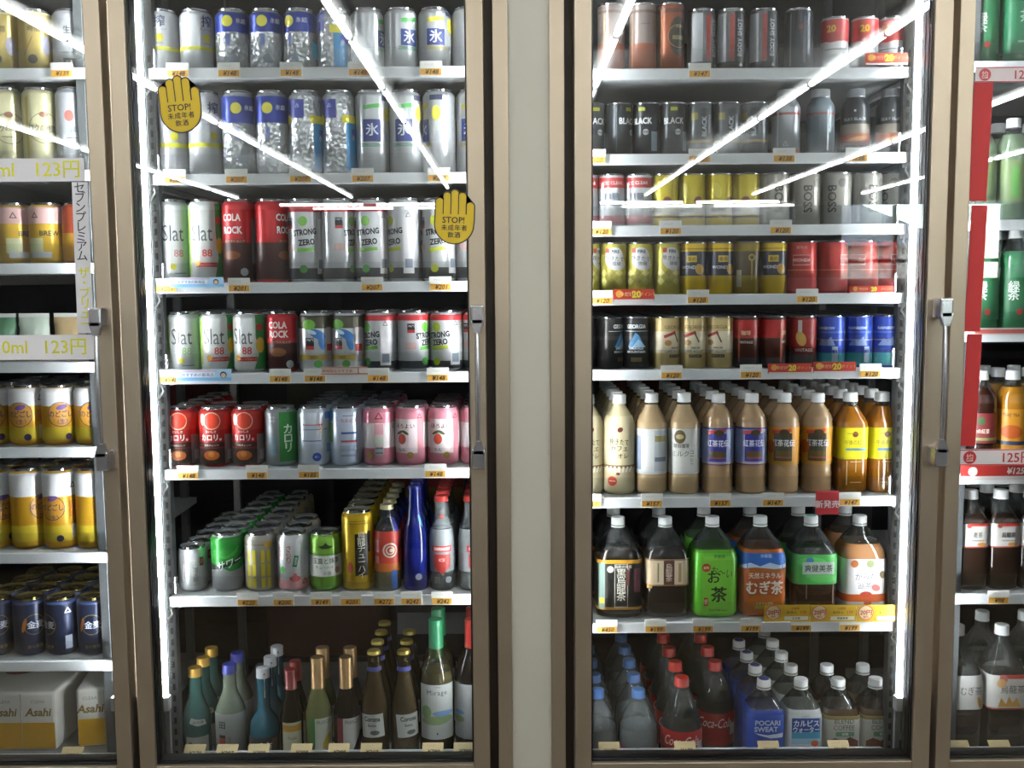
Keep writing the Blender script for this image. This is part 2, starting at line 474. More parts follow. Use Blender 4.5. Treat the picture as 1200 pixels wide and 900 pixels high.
# ---------------------------------------------------------------- cooler front
YF = -.02
def gx(px, Y=YF, py=455): return at(px, py, Y).x
ZB = at(880, 893, YF).z            # top of the bottom door rails
ZT = 1.97
DOORS = {}
def door(n, xl0, xl1, xr0, xr1, label, handle=None):
    o = empty('door_%d' % n, ((xl0 + xr1) / 2, 0, ZB - .07)); tag(o, label, None, None, 'structure')
    L = o.location
    def part(nm, x0, x1, y0, y1, z0, z1, m, b=0, par=o):
        q = MB(); q.box(x0 - L.x, x1 - L.x, y0, y1, z0 - L.z, z1 - L.z, m, b); return q.obj(nm, par)
    part('stile', xl0, xl1, YF, .03, ZB - .07, ZT + .07, ALU, .002)
    part('stile', xr0, xr1, YF, .03, ZB - .07, ZT + .07, ALU, .002)
    part('rail', xl1, xr0, YF, .03, ZB - .07, ZB, ALU, .002)
    part('rail', xl1, xr0, YF, .03, ZT, ZT + .07, ALU, .002)
    for x0, x1 in ((xl1, xl1 + .003), (xr0 - .003, xr0)):
        part('gasket', x0, x1, -.012, .028, ZB, ZT, GASKET)
    part('gasket', xl1, xr0, -.012, .028, ZB, ZB + .004, GASKET)
    for y in (-.006, .012):
        part('glass_pane', xl1 + .003, xr0 - .003, y, y + .004, ZB + .004, ZT, mat('#fdfefe', 'glass'))
    if handle:
        hx, z0, z1 = handle
        hd = link('handle', None, o, (hx - L.x, 0, 0))
        ch = mat('#d8d8dc', 'chrome')
        q = MB(); n_ = 14; pts, rad = [], []
        for k in range(n_ + 1):
            t = k / n_; pts.append((0, YF - .034 - .006 * math.sin(math.pi * t), z0 + (z1 - z0) * t - L.z)); rad.append(.0036 + .0018 * math.sin(math.pi * t))
        q.tube(pts, rad, ch, 12); q.obj('grip', hd)
        for z, s_ in ((z1, 1), (z0, -1)):
            q = MB()
            q.box(-.0125, .0125, YF - .042, YF, z - .008 - L.z, z + .03 - L.z if s_ > 0 else z + .008 - L.z, ch, .004) if s_ > 0 else q.box(-.0125, .0125, YF - .042, YF, z - .03 - L.z, z + .008 - L.z, ch, .004)
            q.prism([(-.0125, z + .002 * s_ - L.z), (-.005, z - .022 * s_ - L.z), (.005, z - .022 * s_ - L.z), (.0125, z + .002 * s_ - L.z)][::s_], YF - .042, YF - .028, ch)
            q.obj('handle_mount', hd)
    DOORS[n] = o
    return o
XA = gx(116.5), gx(135.5); XBl = gx(144.5), gx(164); XBr = gx(550.5), gx(569.8)
XCl = gx(673.5), gx(693.3); XCr = gx(1082.5), gx(1103.5); XD = gx(1111), gx(1128.5)
DW = XBr[1] - XBl[0]
hz0, hz1 = at(562, 530, YF - .03).z, at(562, 376, YF - .03).z
door(1, XA[1] - DW, XA[1] - DW + .032, XA[0], XA[1], 'aluminium glass cooler door carrying white price banners', ((XA[0] + XA[1]) / 2 - .002, hz0, hz1))
door(2, XBl[0], XBl[1], XBr[0], XBr[1], 'aluminium glass cooler door with two yellow hand stickers', ((XBr[0] + XBr[1]) / 2 + .001, hz0, hz1))
door(3, XCl[0], XCl[1], XCr[0], XCr[1], 'aluminium glass cooler door in front of coffee cans', (XCr[1] - .012, at(1100, 528, YF - .03).z, at(1100, 368, YF - .03).z))
door(4, XD[0], XD[1], XD[0] + DW - .032, XD[0] + DW, 'aluminium glass cooler door with red tape strips')
ZC0, ZC1 = 0, CEILZ
struct('wall_pillar', gx(597.5), gx(645.5), 0.0, .06, 0, CEILZ, PANEL, label='pale painted panel between the two cooler units')
struct('trim_1', gx(580.5), gx(597.8), -.006, .06, 0, CEILZ, ALU, .0015)
struct('trim_2', gx(645.2), gx(662.5), -.006, .06, 0, CEILZ, ALU, .0015)
struct('trim_3', XBr[1] - .004, gx(581), .025, .06, ZB - .1, ZT + .1, GROOVE)
struct('trim_4', gx(662), XCl[0] + .004, .025, .06, ZB - .1, ZT + .1, GROOVE)
struct('trim_5', XA[1] - .004, XBl[0] + .004, .034, .07, ZB - .1, ZT + .1, mat('#1c1208', 'paint'))
struct('trim_6', XCr[1] - .004, XD[0] + .004, .034, .07, ZB - .1, ZT + .1, mat('#1c1208', 'paint'))
XL, XR_ = XA[1] - DW - .03, XD[0] + DW + .03
for nm, x0, x1 in (('left', XL, gx(581)), ('right', gx(662), XR_)):
    struct('wall_front_header_' + nm, x0, x1, -.01, .06, ZT + .075, CEILZ, ALU)
    struct('wall_front_kick_' + nm, x0, x1, -.01, .06, 0, ZB - .075, mat('#5b5348', 'alu'))
struct('wall_front_left', -6, XL, 0, .05, 0, CEILZ, PANEL)
struct('wall_front_right', XR_, 8, 0, .05, 0, CEILZ, PANEL)
# cooler shell
dk = mat('#3a3a3c', 'paint')
struct('wall_cooler_back', XL, XR_, 1.55, 1.6, ZB - .3, 2.1, dk)
struct('wall_cooler_left', XL - .04, XL, .06, 1.6, ZB - .3, 2.1, dk)
struct('wall_cooler_right', XR_, XR_ + .04, .06, 1.6, ZB - .3, 2.1, dk)
struct('wall_cooler_divider', gx(597.5) + .02, gx(645.5) - .02, .06, 1.5, ZB - .3, 2.1, dk)
struct('ceiling_cooler', XL, XR_, .06, 1.6, 2.1, 2.14, mat('#77787a', 'paint'))
struct('floor_cooler', XL, XR_, .06, 1.6, ZB - .34, ZB - .3, mat('#2a2a2b', 'paint'))
SILLM = mat('#55575a', 'paint')
for nm, x0, x1 in (('left', XL, gx(581)), ('right', gx(662), XR_)):
    struct('trim_sill_' + nm, x0, x1, .03, .075, ZB - .12, at(800, 881, .07).z - .004, SILLM)

# ---------------------------------------------------------------- interior lamps and uprights
def lamp(px, label, Y=.05, z0=None, upright=0):
    x = gx(px, Y); z0 = z0 or at(px, 815, Y).z; z1 = 1.95
    o = empty('cooler_light', (x, Y, z0)); tag(o, label, 'light', 'upright lamps inside the cooler')
    q = MB(); q.tube([(0, 0, 0), (0, 0, z1 - z0)], .0048, mat('#f6fbff', 'emit%g' % COOL_TUBE), 12); q.obj('tube', o)
    q = MB(); q.box(-.006, .006, .007, .016, -.18, z1 - z0 + .02, mat('#84878a', 'paint'), .002)
    q.box(-.01, .01, -.01, .01, -.03, -.001, mat('#c8cbcc', 'plastic'), .002); q.obj('housing', o)
lamp(178.5, 'bright upright lamp tube behind the gap beside hand-sticker door')
lamp(1065, 'bright upright lamp tube at the edge of the coffee door')
lamp(120.5, 'bright upright lamp tube at the edge of the banner door')
lamp(561, 'upright lamp tube hidden behind the handle post of hand-sticker door')
lamp(682, 'upright lamp tube hidden behind the pillar-side post of coffee door')
lamp(1118, 'upright lamp tube behind the post of the red-tape door')
UPM = mat('#6a6d6f', 'metal')
for k, (x, who) in enumerate(((gx(191, .1), 'beside the lamp of hand-sticker door'), (gx(1053, .1), 'beside the lamp of coffee door'), (gx(560, .1), 'behind handle post of hand-sticker door'), (gx(683, .1), 'behind pillar-side post of coffee door'), (gx(112, .1), 'behind post of banner door'), (gx(1128, .1), 'behind post of red-tape door'))):
    for y, wh in ((.095, 'front'), (.62, 'rear')):
        o = empty('shelf_upright', (x, y, ZB - .295)); tag(o, 'grey slotted %s upright %s' % (wh, who), 'upright')
        q = MB(); q.box(-.009, .009, 0, .02, 0, 2.09 - ZB + .29, UPM, .001); q.obj('post', o)
        if y < .2 and k < 2:
            q = MB()
            for j in range(70): q.box(-.003, .003, -.0004, .0002, .02 + j * .024, .033 + j * .024, mat('#202020', 'paint'))
            q.obj('slots', o)

# ---------------------------------------------------------------- shelves
GUARD = mat('#fcfdfd', 'clear')
SHZ = {}
def shelf(key, px, py, x0, x1, label, bracket=0, guard=.04, lip=.02):
    Y = .075; z = at(px, py, Y).z; SHZ[key] = z
    o = empty('shelf', ((x0 + x1) / 2, Y, z)); tag(o, label, 'shelf', 'shelves inside the cooler')
    w = (x1 - x0) / 2
    q = MB(); q.box(-w, w, .006, .56, -.016, 0, SHELFM, .002); q.obj('deck', o)
    q = MB(); q.box(-w, w, 0, .006, -lip, .001, SHELFM, .0015); q.obj('lip', o)
    if guard:
        q = MB(); q.box(-w + .004, w - .004, .012, .0135, 0.0005, guard, GUARD); q.obj('front_guard', o)
    for s_ in ((-1, 1) if bracket else ()):
        if bracket and s_ == bracket:
            q = MB(); q.box(s_ * (w + .001) - .006, s_ * (w + .001) + .006, .012, .5, -.028, -.017, SHELFM, .002)
            q.tube([(s_ * w, .004, -.02), (s_ * (w - .005), .002, -.034), (s_ * (w + .006), .002, -.05)], .0022, SHELFM, 6); q.obj('bracket', o)
    return z
BX0, BX1 = gx(188, .075), gx(560, .075)
for i, (py, what) in enumerate(((79, 'topmost'), (203.5, 'second'), (331, 'third'), (437.5, 'fourth'), (550, 'fifth'), (699, 'sixth'))):
    shelf('B%d' % (i + 1), 370, py, BX0, BX1, 'white %s shelf from the top behind hand-sticker door' % what, -1)
CX0, CX1 = gx(684, .075), gx(1057, .075)
for i, (py, what) in enumerate(((80, 'topmost'), (180, 'second'), (264, 'third'), (345, 'fourth'), (433, 'fifth'), (583, 'sixth'), (730, 'seventh'))):
    shelf('C%d' % (i + 1), 875, py, CX0, CX1, 'white %s shelf from the top behind coffee door' % what, 1)
AX0, AX1 = XA[1] - DW + .03, gx(123, .075)
for i, (py, what) in enumerate(((80, 'topmost'), (200, 'second'), (309, 'third'), (425, 'fourth'), (525, 'fifth'), (649, 'sixth'), (776, 'seventh'))):
    shelf('A%d' % (i + 1), 60, py, AX0, AX1, 'white %s shelf from the top behind banner door' % what)
DX0, DX1 = gx(1117, .075), XD[0] + DW - .03
for i, (py, what) in enumerate(((72, 'topmost'), (258, 'second'), (389, 'third'), (556, 'fourth'), (697, 'fifth'))):
    shelf('D%d' % (i + 1), 1165, py, DX0, DX1, 'white %s shelf from the top behind red-tape door' % what)
def deck(key, x0, x1, z, zlip, label):
    o = empty('shelf', ((x0 + x1) / 2, .078, z)); tag(o, label, 'shelf', 'shelves inside the cooler'); w = (x1 - x0) / 2; SHZ[key] = z
    q = MB(); q.box(-w, w, .006, .6, -.02, 0, mat('#7b7d7e', 'paint')); q.obj('deck', o)
    q = MB(); q.box(-w, w, 0, .006, -.02, zlip - z, SHELFM, .0015); q.obj('lip', o)
zl = at(370, 880, .078).z
deck('B7', gx(201, .078), BX1, zl - .036, zl, 'bottom deck with bottles behind hand-sticker door')
zl = at(870, 877, .078).z
deck('C8', CX0, gx(1045, .078), zl - .117, zl, 'low bottom deck with large bottles behind coffee door')
zl = at(60, 884, .078).z
deck('A8', AX0, AX1, zl - .004, zl, 'bottom deck with cartons behind banner door')
zl = at(1160, 876, .078).z
deck('D6', DX0, DX1, zl - .06, zl, 'bottom deck with tea bottles behind red-tape door')

# ---------------------------------------------------------------- can designs (u mm from front, v fraction of height)
V = dict(vert=True)
B_ = dict(bold=.02)
can('lemonsilver', '350', SILVER, 'can', 'silver can with lemon band', [('W', .34, .4, '#d8d43a'), ('C', -2, .54, 8, '#d9cf3f'), ('T', -2, .8, 24, '搾', '#2b3557', B_), ('T', -2, .67, 6, 'チューハイ', '#2b3557'), ('T', -2, .45, 5, 'LEMON', '#8a8d90')])
can('lemonsilver5', '500', SILVER, 'can', 'tall silver can with lemon band', [('W', .34, .39, '#d8d43a'), ('C', -2, .47, 8, '#d9cf3f'), ('T', -2, .8, 24, '搾', '#2b3557', B_), ('T', -2, .6, 6, 'チューハイ', '#2b3557')])
def blue(size, nm, desc):
    can(nm, size, '#c9ccd0', 'facet', desc, [('W', .62, .93, '#26398c', 'can'), ('C', -13, .79, 11, '#dcd23c'), ('R', 48, .34, 26, (30 if size == '350' else 48), '#3fa7cf'), ('R', -12, .5, 8, 22, '#5a6aa8'), ('C', -2, .2, 9, '#8e98a8'), ('T', 14, .8, 11, '氷結', '#e8eaf0', B_)])
blue('350', 'bluetop', 'faceted silver can with blue top, yellow disc'); blue('500', 'bluetop5', 'tall faceted silver can with blue top')
def cyan(size, nm, desc):
    can(nm, size, '#c9ccd0', 'facet', desc, [('R', -28, .78, 40, 36, '#33409a'), ('R', 28, .34, 34, (66 if size == '350' else 92), '#2f8fc8'), ('R', 24, .66, 42, 15, '#e0d432'), ('C', -46, .66, 10, '#dcd23c'), ('T', -22, .82, 10, '△', '#e6e8f4'), ('R', 34, .5, 20, 16, '#2d4fae'), ('T', 30, .45, 13, '氷', '#e8eef6')])
cyan('350', 'cyanband', 'silver can with cyan side and yellow band'); cyan('500', 'cyanband5', 'tall silver can with cyan side')
def hyo(size, nm, c1, c2, desc):
    H = CANS[size][1]
    can(nm, size, '#c6c9cc', 'metal', desc, [('R', 0, .52, 36, .26 * H, '#26377c'), ('T', 0, .53, 26, '氷', '#e9edf4', dict(bold=.03)), ('T', 0, .35, 9, 'ZEROZERO', c1, dict(bold=.03)), ('R', 0, .8, 34, 8, c2, 8), ('E', 34, .72, 9, 14, '#d8d04a'), ('R', 34, .9, 26, 10, '#2b3350'), ('R', 34, .45, 20, 20, '#b4b8be')])
hyo('350', 'hyogreen', '#2f8f4e', '#5fbf62', 'silver can with blue square and green lettering'); hyo('500', 'hyogreen5', '#2f8f4e', '#5fbf62', 'tall silver can with blue and green')
hyo('350', 'hyoyellow', '#c9b62e', '#d8c93a', 'silver can with blue square and yellow lettering'); hyo('500', 'hyoyellow5', '#c9b62e', '#d8c93a', 'tall silver can with blue and yellow')
def slat(size, nm, c88, desc, green=False):
    H = CANS[size][1]
    it = [('T', -4, .6, 46, 'Slat', '#5d6062', dict(sx=.66)), ('T', 6, .36, 20, '88', c88, B_), ('R', -42, .5, 14, .9 * H, '#7fbf5e'), ('R', -33, .5, 2.5, .7 * H, '#cfd24a')]
    if not green: it += [('R', 5, .22, 44, 9, '#b5372c'), ('C', -14, .24, 6, '#e6a32c'), ('T', 6, .22, 5, 'グレープフルーツ', '#f0e6d8')]
    else: it += [('C', -5, .2, 6, '#ddd13a'), ('R', 8, .12, 24, 2, '#7a86a8')]
    it += [('P', [(24, .95), (50, .95), (50, .05), (20, .05), (30, .3), (24, .6)], '#3d8a4a'), ('E', 34, .45, 10, 16, '#e3b53a'), ('E', 32, .75, 8, 7, '#c2413a')] if not green else []
    can(nm, size, '#d9dbd9', 'can', desc, it)
slat('350', 'slat', '#c04a40', 'white can with grey script, red bar'); slat('350', 'slatg', '#9fc08a', 'white and green can with tall grey script', True)
slat('500', 'slat5', '#c04a40', 'tall white can with grey script'); slat('500', 'slatg5', '#c78f86', 'tall white and green script can', True)
def cola(size, nm, desc):
    can(nm, size, '#b5242a', 'can', desc, [('W', .04, .48, '#3a1714'), ('R', 0, .5, 40, 8, '#7b2c22'), ('T', -6, .78, 19, 'COLA', '#eceae6', dict(bold=.035, sx=.75)), ('T', -4, .63, 19, 'ROCK', '#eceae6', dict(bold=.035, sx=.75)), ('T', 0, .5, 6, 'コーラショック', '#d9c9a8'), ('E', -6, .33, 17, 9, '#7c4a24'), ('C', 18, .13, 8, '#a9adb2'), ('R', 48, .5, 24, 90, '#6c6f74')])
cola('350', 'cola', 'red can with white block letters'); cola('500', 'cola5', 'tall red can with dark lower half')
def zero(size, nm, ctop, cbar, cdot, desc):
    H = CANS[size][1]
    can(nm, size, '#c9cbce', 'can', desc, [('W', .04, .17, '#34373b'), ('W', .84, .93, ctop), ('T', 0, .6, 16, 'STRONG', '#16181a', dict(bold=.04, rot=6, sx=.75)), ('T', 3, .48, 16, 'ZERO', '#16181a', dict(bold=.04, rot=6, sx=.8)), ('R', 2, .39, 36, 7, cbar, 5), ('C', -4, .16, 8, cdot), ('E', -4, .73, 9, 10, cbar), ('R', -34, .72, 15, 17, '#1b1c1e'), ('R', -34, .66, 15, 6, '#b5322c'), ('T', -34, .75, 6, '-196℃', '#e8e8e8'), ('R', 36, .45, 22, .7 * H, '#d5d2d4'), ('T', 36, .8, 13, '△', '#30343a'), ('R', 36, .22, 15, 18, '#7e8894'), ('R', -34, .42, 20, 14, '#d6b4ac')])
zero('350', 'zerog', '#c23134', '#67b23c', '#4f9a44', 'silver can with black lettering and green bar'); zero('500', 'zerog5', '#c23c3c', '#7fbf4e', '#4f9a44', 'tall silver can with green bar')
zero('350', 'zeroy', '#c23134', '#b7c22c', '#b9bf2c', 'silver can with black lettering and lime bar'); zero('500', 'zeroy5', '#c9cbce', '#b7c22c', '#b9bf2c', 'tall silver can with lime bar')
can('splash', '350', '#c9cbce', 'can', 'silver can with blue splash and green fruit', [('W', .72, .93, '#4a4632'), ('E', -10, .78, 14, 11, '#6fae3c'), ('E', 8, .62, 18, 9, '#3d78b8', -25), ('E', 16, .48, 7, 16, '#3d78b8', 15), ('E', -4, .66, 10, 4, '#cfe0ee', -20), ('R', -8, .48, 17, 20, '#1b1c1e'), ('R', -8, .4, 17, 7, '#b5322c'), ('T', -8, .53, 7, '-196℃', '#eeeeee', B_), ('W', .2, .28, '#b79a3a'), ('T', 0, .24, 7, 'DRY', '#4a3c18', B_), ('C', 8, .13, 8, '#4f9a44'), ('R', 36, .45, 18, 70, '#b4a9ac'), ('R', 36, .4, 18, 14, '#b0353a')])
can('carored', '350', '#a8201f', 'can', 'red citrus can', [('W', .63, .92, '#b32a20'), ('C', -6, .78, 17, '#c9391f'), ('O', -6, .78, 17, 2, '#e2b79a'), ('W', .33, .42, '#3a1512'), ('E', -26, .8, 6, 12, '#d9d9d9'), ('T', -8, .5, 15, 'カロリ。', '#eceae8', dict(bold=.035, sx=.85)), ('T', -8, .6, 5.5, 'おいしさ', '#eceae8', B_), ('T', -8, .37, 5, '完熟オレンジ', '#e8d8c8'), ('W', .04, .32, '#33231c'), ('E', -8, .2, 16, 10, '#c7662a'), ('C', -8, .22, 6, '#dd9447'), ('R', 34, .3, 30, 60, '#8c7a78'), ('R', 32, .2, 14, 20, '#b9b4b4')])
can('carogreen', '350', '#8a8d90', 'can', 'grey and green can with vertical lettering', [('R', 17, .5, 42, 102, '#2f7f38'), ('T', 14, .48, 23, 'カロリ', '#dfe8dc', dict(vert=True, bold=.03)), ('R', -18, .35, 12, 40, '#7b96a4'), ('T', -18, .8, 7, '■■\n■■', '#a9acaf')])
can('calpis', '350', '#d5dde8', 'can', 'pale blue and white can', [('R', -8, .7, 40, 2, '#b0706a'), ('R', -8, .62, 40, 2, '#7d93c8'), ('T', 12, .68, 14, 'サ', '#d85048', B_), ('T', 12, .6, 12, 'ワ', '#d8b03a', B_), ('T', 26, .62, 14, 'ー', '#49a04a', B_), ('R', -8, .43, 40, 2, '#4d6bb0'), ('R', -6, .34, 36, 9, '#c3cfdf'), ('C', 3, .16, 9, '#2c4ba0'), ('T', 3, .16, 5, '濃い', '#e0e8f8'), ('R', 34, .3, 18, 18, '#93b1d8'), ('R', 34, .85, 24, 14, '#6f9ad0')])
can('calpisb', '350', '#c9d4e4', 'can', 'pale blue can turned to small print', [('E', -40, .84, 12, 12, '#4f8fd0'), ('E', -46, .7, 7, 8, '#d0463c'), ('R', -40, .56, 14, 40, '#5fae52'), ('T', 6, .77, 9, 'カルピス', '#c23e3e', B_), ('R', 6, .85, 26, 2, '#8090b8'), ('R', 6, .56, 32, 4, '#3e5aa8'), ('R', 6, .42, 34, 4, '#c04a54'), ('R', 4, .3, 34, 12, '#aebbd4'), ('R', 4, .18, 30, 4, '#9aa9c8'), ('R', 38, .5, 14, 60, '#c6cede')])
can('horoyoi', '350', '#dd8d9d', 'can', 'pink peach can', [('W', .3, .72, '#eadfe0'), ('R', 0, .5, 60, 70, '#e6d3d6'), ('T', -4, .67, 11, 'ほろよい', '#3a3438', B_), ('E', -10, .45, 9, 11, '#d0503c'), ('E', -14, .56, 9, 3, '#4a5a34', 25), ('E', -2, .56, 8, 3, '#4a5a34', -30), ('T', -10, .27, 8, 'もも', '#4a4248'), ('C', 8, .18, 7, '#a8894a'), ('R', 30, .5, 15, 92, '#cf8792'), ('T', 28, .84, 13, '△', '#9e2f3a', B_)])
can('horoback', '350', '#dd8d9d', 'can', 'pink peach can turned to its ingredients panel', [('W', .3, .72, '#eadfe0'), ('R', 0, .46, 19, 62, '#dfc3c6'), ('R', 0, .62, 18, 22, '#dba1a8'), ('R', 0, .42, 18, 10, '#b9d4bc'), ('R', 0, .25, 15, 18, '#a7b0b4'), ('R', 0, .22, 15, 3, '#4a5256'), ('R', 0, .3, 15, 3, '#5a6266'), ('T', 0, .85, 18, '△', '#9e2f3a', B_), ('C', -19, .18, 7, '#a8894a'), ('T', 36, .66, 11, 'ほ', '#3a3438')])
can('small', '200', '#c8cacc', 'metal', 'short silver can with a pale vertical label', [('R', 4, .42, 21, 52, '#b5b8b4'), ('T', 4, .44, 11.5, '山海水割', '#2a2c2c', V), ('R', 18, .68, 9, 18, '#a53a2e'), ('T', 18, .68, 6, '焼酎', '#e8d8c8', V), ('R', -22, .5, 3, 40, '#a9a39e')])
can('sour', '350', '#b5b8ba', 'metal', 'green and silver can with a black slash', [('W', .46, .94, '#2d8a35', 'can'), ('E', 4, .7, 22, 12, '#3fa83a', 30), ('E', 2, .74, 22, 10, '#2d8a35', 30), ('P', [(-52, .48), (-52, .36), (-20, .4), (20, .5), (50, .66), (50, .76), (10, .52), (-20, .47)], '#15171a'), ('P', [(-10, .42), (20, .5), (50, .66), (50, .46), (20, .38), (4, .36)], '#2f8f3a'), ('T', 4, .5, 22, 'サワー', '#eceeee', dict(bold=.03, rot=18, italic=.3, sx=.85))])
can('stripe', '350', '#aaa79c', 'metal', 'silver can with yellow bars', [('W', .8, .83, '#8c8a84')] + [('R', u, v, 7, h, '#d0c22a') for u in (-24, -12, 6, 18) for v, h in ((.62, 26), (.38, 26), (.16, 20))] + [('E', 18, .82, 9, 6, '#c79a2a'), ('R', 38, .5, 18, 80, '#8d8a88'), ('T', 38, .6, 10, '梅酒', '#4a4644', V)])
can('sarari', '350', '#d8dadb', 'can', 'white can with pink base and red script', [('W', .03, .2, '#dda1a3'), ('T', -10, .65, 15, 'さらり', '#b03a3c', dict(vert=True)), ('R', 4, .53, 9, 24, '#2e7a4c', -12), ('T', 4, .53, 6.5, '果実酒', '#dfe8e0', dict(vert=True, rot=-12)), ('E', -24, .38, 6, 7, '#5fae5a'), ('T', -30, .66, 12, 'とした', '#c05a5c', V), ('E', 2, .23, 12, 6, '#c8505a'), ('E', 2, .25, 5, 9, '#d8707a'), ('T', 24, .18, 16, '△', '#a83a3e', B_), ('R', 28, .6, 14, 40, '#c9ccd2')])
can('gyokuro', '350', '#78a93e', 'can', 'green and white tea can', [('W', .26, .62, '#dfe3dc'), ('W', .62, .66, '#5d8c30'), ('P', [(-16, .78), (-5, .8), (0, .85), (5, .8), (16, .78), (8, .74), (-8, .74)], '#33431f'), ('T', 0, .53, 13, '玉露と抹茶', '#22261e', dict(bold=.01, sx=.9)), ('T', -4, .42, 8, 'チューハイ', '#22261e'), ('T', 2, .32, 8, 'お酒', '#5a6050'), ('E', 24, .36, 6, 7, '#c98a86'), ('W', .03, .1, '#548c2c')], )
can('oolonggold', '500', '#c7a41e', 'can', 'tall gold can with black lettered panel', [('R', 6, .46, 27, 88, '#1a1712'), ('T', 6, .46, 17, '烏龍チューハイ', '#e6e2d4', dict(vert=True, sx=1.05)), ('R', 23, .62, 6, 44, '#2b251a'), ('E', -18, .3, 6, 12, '#b5524e'), ('R', 0, .85, 40, 2, '#8f7413'), ('R', 0, .88, 40, 1.5, '#8f7413'), ('W', .03, .12, '#a8871a')])
# beer door
can('goldbeer', '350', '#c9b268', 'can', 'pale gold beer can with round dark seal', [('T', -8, .68, 13, '時間', '#4a4438', B_), ('C', -12, .2, 9, '#4c4740'), ('E', 14, .42, 10, 18, '#a9a6b8'), ('R', -20, .4, 2, 40, '#8c7a44', -25), ('W', .92, .95, '#e6dcb4')])
can('silverbeer', '350', '#bfc1c4', 'metal', 'silver beer can with dark lettering', [('T', -6, .66, 16, '生', '#2c2e34', B_), ('R', -8, .48, 30, 3, '#55585e'), ('R', -4, .3, 26, 2, '#6b6e74'), ('R', -4, .15, 20, 14, '#4a4c50'), ('T', -4, .15, 7, '発泡', '#e0e0e0')])
can('koku', '500', '#d9d3a8', 'can', 'tall cream gold can with thin oval line', [('O', 6, .52, 30, 1.2, '#6a6450'), ('T', 2, .52, 15, 'コクの時間', '#33301f', dict(bold=.015, sx=.7)), ('E', 4, .68, 8, 6, '#a06a4a'), ('R', 0, .42, 20, 2, '#8a835f'), ('R', -28, .5, 6, 130, '#c5b456')])
can('kokusilver', '500', '#c7cad0', 'can', 'tall silver can with red mark', [('E', -8, .66, 9, 11, '#c06a5e'), ('T', 6, .5, 13, '淡麗', '#4c5364', B_), ('R', 0, .4, 30, 2, '#8a90a0')])
can('pinkbeer', '350', '#c8a02c', 'can', 'amber can with pale pink top', [('W', .66, .93, '#d3aaa6'), ('T', 0, .8, 15, '△', '#55484c', B_), ('R', 0, .3, 30, 30, '#c4c79a'), ('T', 28, .5, 14, 'BREW', '#2c2418', dict(bold=.03)), ('R', 10, .15, 40, 12, '#b8bcc4')])
can('redbeer', '350', '#a8482c', 'can', 'red and amber can', [('W', .05, .5, '#b98a2c'), ('E', 0, .75, 12, 9, '#c98a7a'), ('T', 0, .35, 14, '生', '#2c2418', B_)])
def nodo(size, nm, desc):
    H = CANS[size][1]
    can(nm, size, '#c9982a', 'can', desc, [('W', .66, .95, '#d6d6d6'), ('W', .1, .3, '#c9b030'), ('O', 0, .52, 25, 1.4, '#33244a'), ('C', 0, .52, 24, '#c08a30'), ('T', 0, .53, 15, 'のどごし', '#33285a', dict(bold=.03, sx=.78)), ('T', 3, .4, 11, '〈生〉', '#33285a', B_), ('E', 2, .64, 11, 5, '#6a4a8a', 15), ('C', 14, .14, 7, '#33244a'), ('R', 44, .22, 13, 28, '#c8c4c4'), ('T', 44, .8, 15, '△', '#2c2c30', B_), ('R', 44, .5, 20, .2 * H, '#b8742c')])
nodo('350', 'nodo', 'yellow beer can with white top'); nodo('500', 'nodo5', 'tall yellow beer can with white top')
can('mugi', '350', '#232c46', 'can', 'dark blue beer can with gold lid', [('O', 0, .55, 21, 1.6, '#8a7a40'), ('T', 2, .55, 17, '金麦', '#dfe3ee', dict(bold=.02)), ('E', -20, .55, 4, 16, '#a8682c', -15), ('T', 0, .17, 8, '金の麦芽', '#a89248'), ('W', .9, .94, '#3c4a78'), ('R', 46, .24, 14, 28, '#a9b0c0'), ('T', 46, .8, 15, '△', '#e6e6ea', B_)], '#b3a05c')
# coffee door
can('copper', '250', '#8a4a2e', 'can', 'slim copper coffee can with dark oval', [('E', 12, .52, 20, 38, '#2f2c22'), ('O', 12, .52, 22, 1.2, '#b58a52'), ('R', 12, .5, 26, 8, '#8c8a5c'), ('W', .86, .92, '#5a2a20'), ('R', -24, .5, 3, 110, '#c08a58'), ('T', 12, .66, 7, '珈琲', '#c9b98a')])
can('copperplain', '250', '#8d7f7a', 'can', 'slim brown grey coffee can', [('W', .03, .42, '#9a5434'), ('R', -18, .5, 3, 110, '#c9a886'), ('R', 10, .7, 16, 2, '#6a5850'), ('W', .86, .9, '#6a5850')])
can('bodyshot', '300', '#6f7276', 'metal', 'dark metallic can with red stripe', [('R', -22, .5, 24, 104, '#b4b7bb'), ('R', 2, .55, 9, 88, '#a8342a'), ('R', 20, .5, 26, 110, '#2b2e33'), ('T', 17, .54, 13, 'BODY SHOT', '#b9bcc0', dict(rot=90, bold=.02)), ('W', .03, .16, '#25282c'), ('T', 20, .12, 9, '▲', '#c0c2c6')])
can('darkplain', '300', '#3e4146', 'metal', 'plain dark metallic can', [('R', -16, .5, 3, 100, '#8e9196'), ('R', 12, .5, 6, 90, '#5e6166'), ('R', 4, .7, 8, 10, '#7a3a36')])
can('redwhite', '190', '#cfcfd0', 'can', 'short red and white can', [('W', .55, .95, '#b23434'), ('T', -4, .78, 18, '20', '#d9b33a', dict(bold=.04)), ('E', 10, .62, 22, 7, '#a8302c', 20), ('R', 0, .4, 36, 2, '#6a6a70'), ('R', 24, .3, 10, 28, '#8d9096'), ('T', 0, .28, 7, 'CAFE', '#7a7a80')])
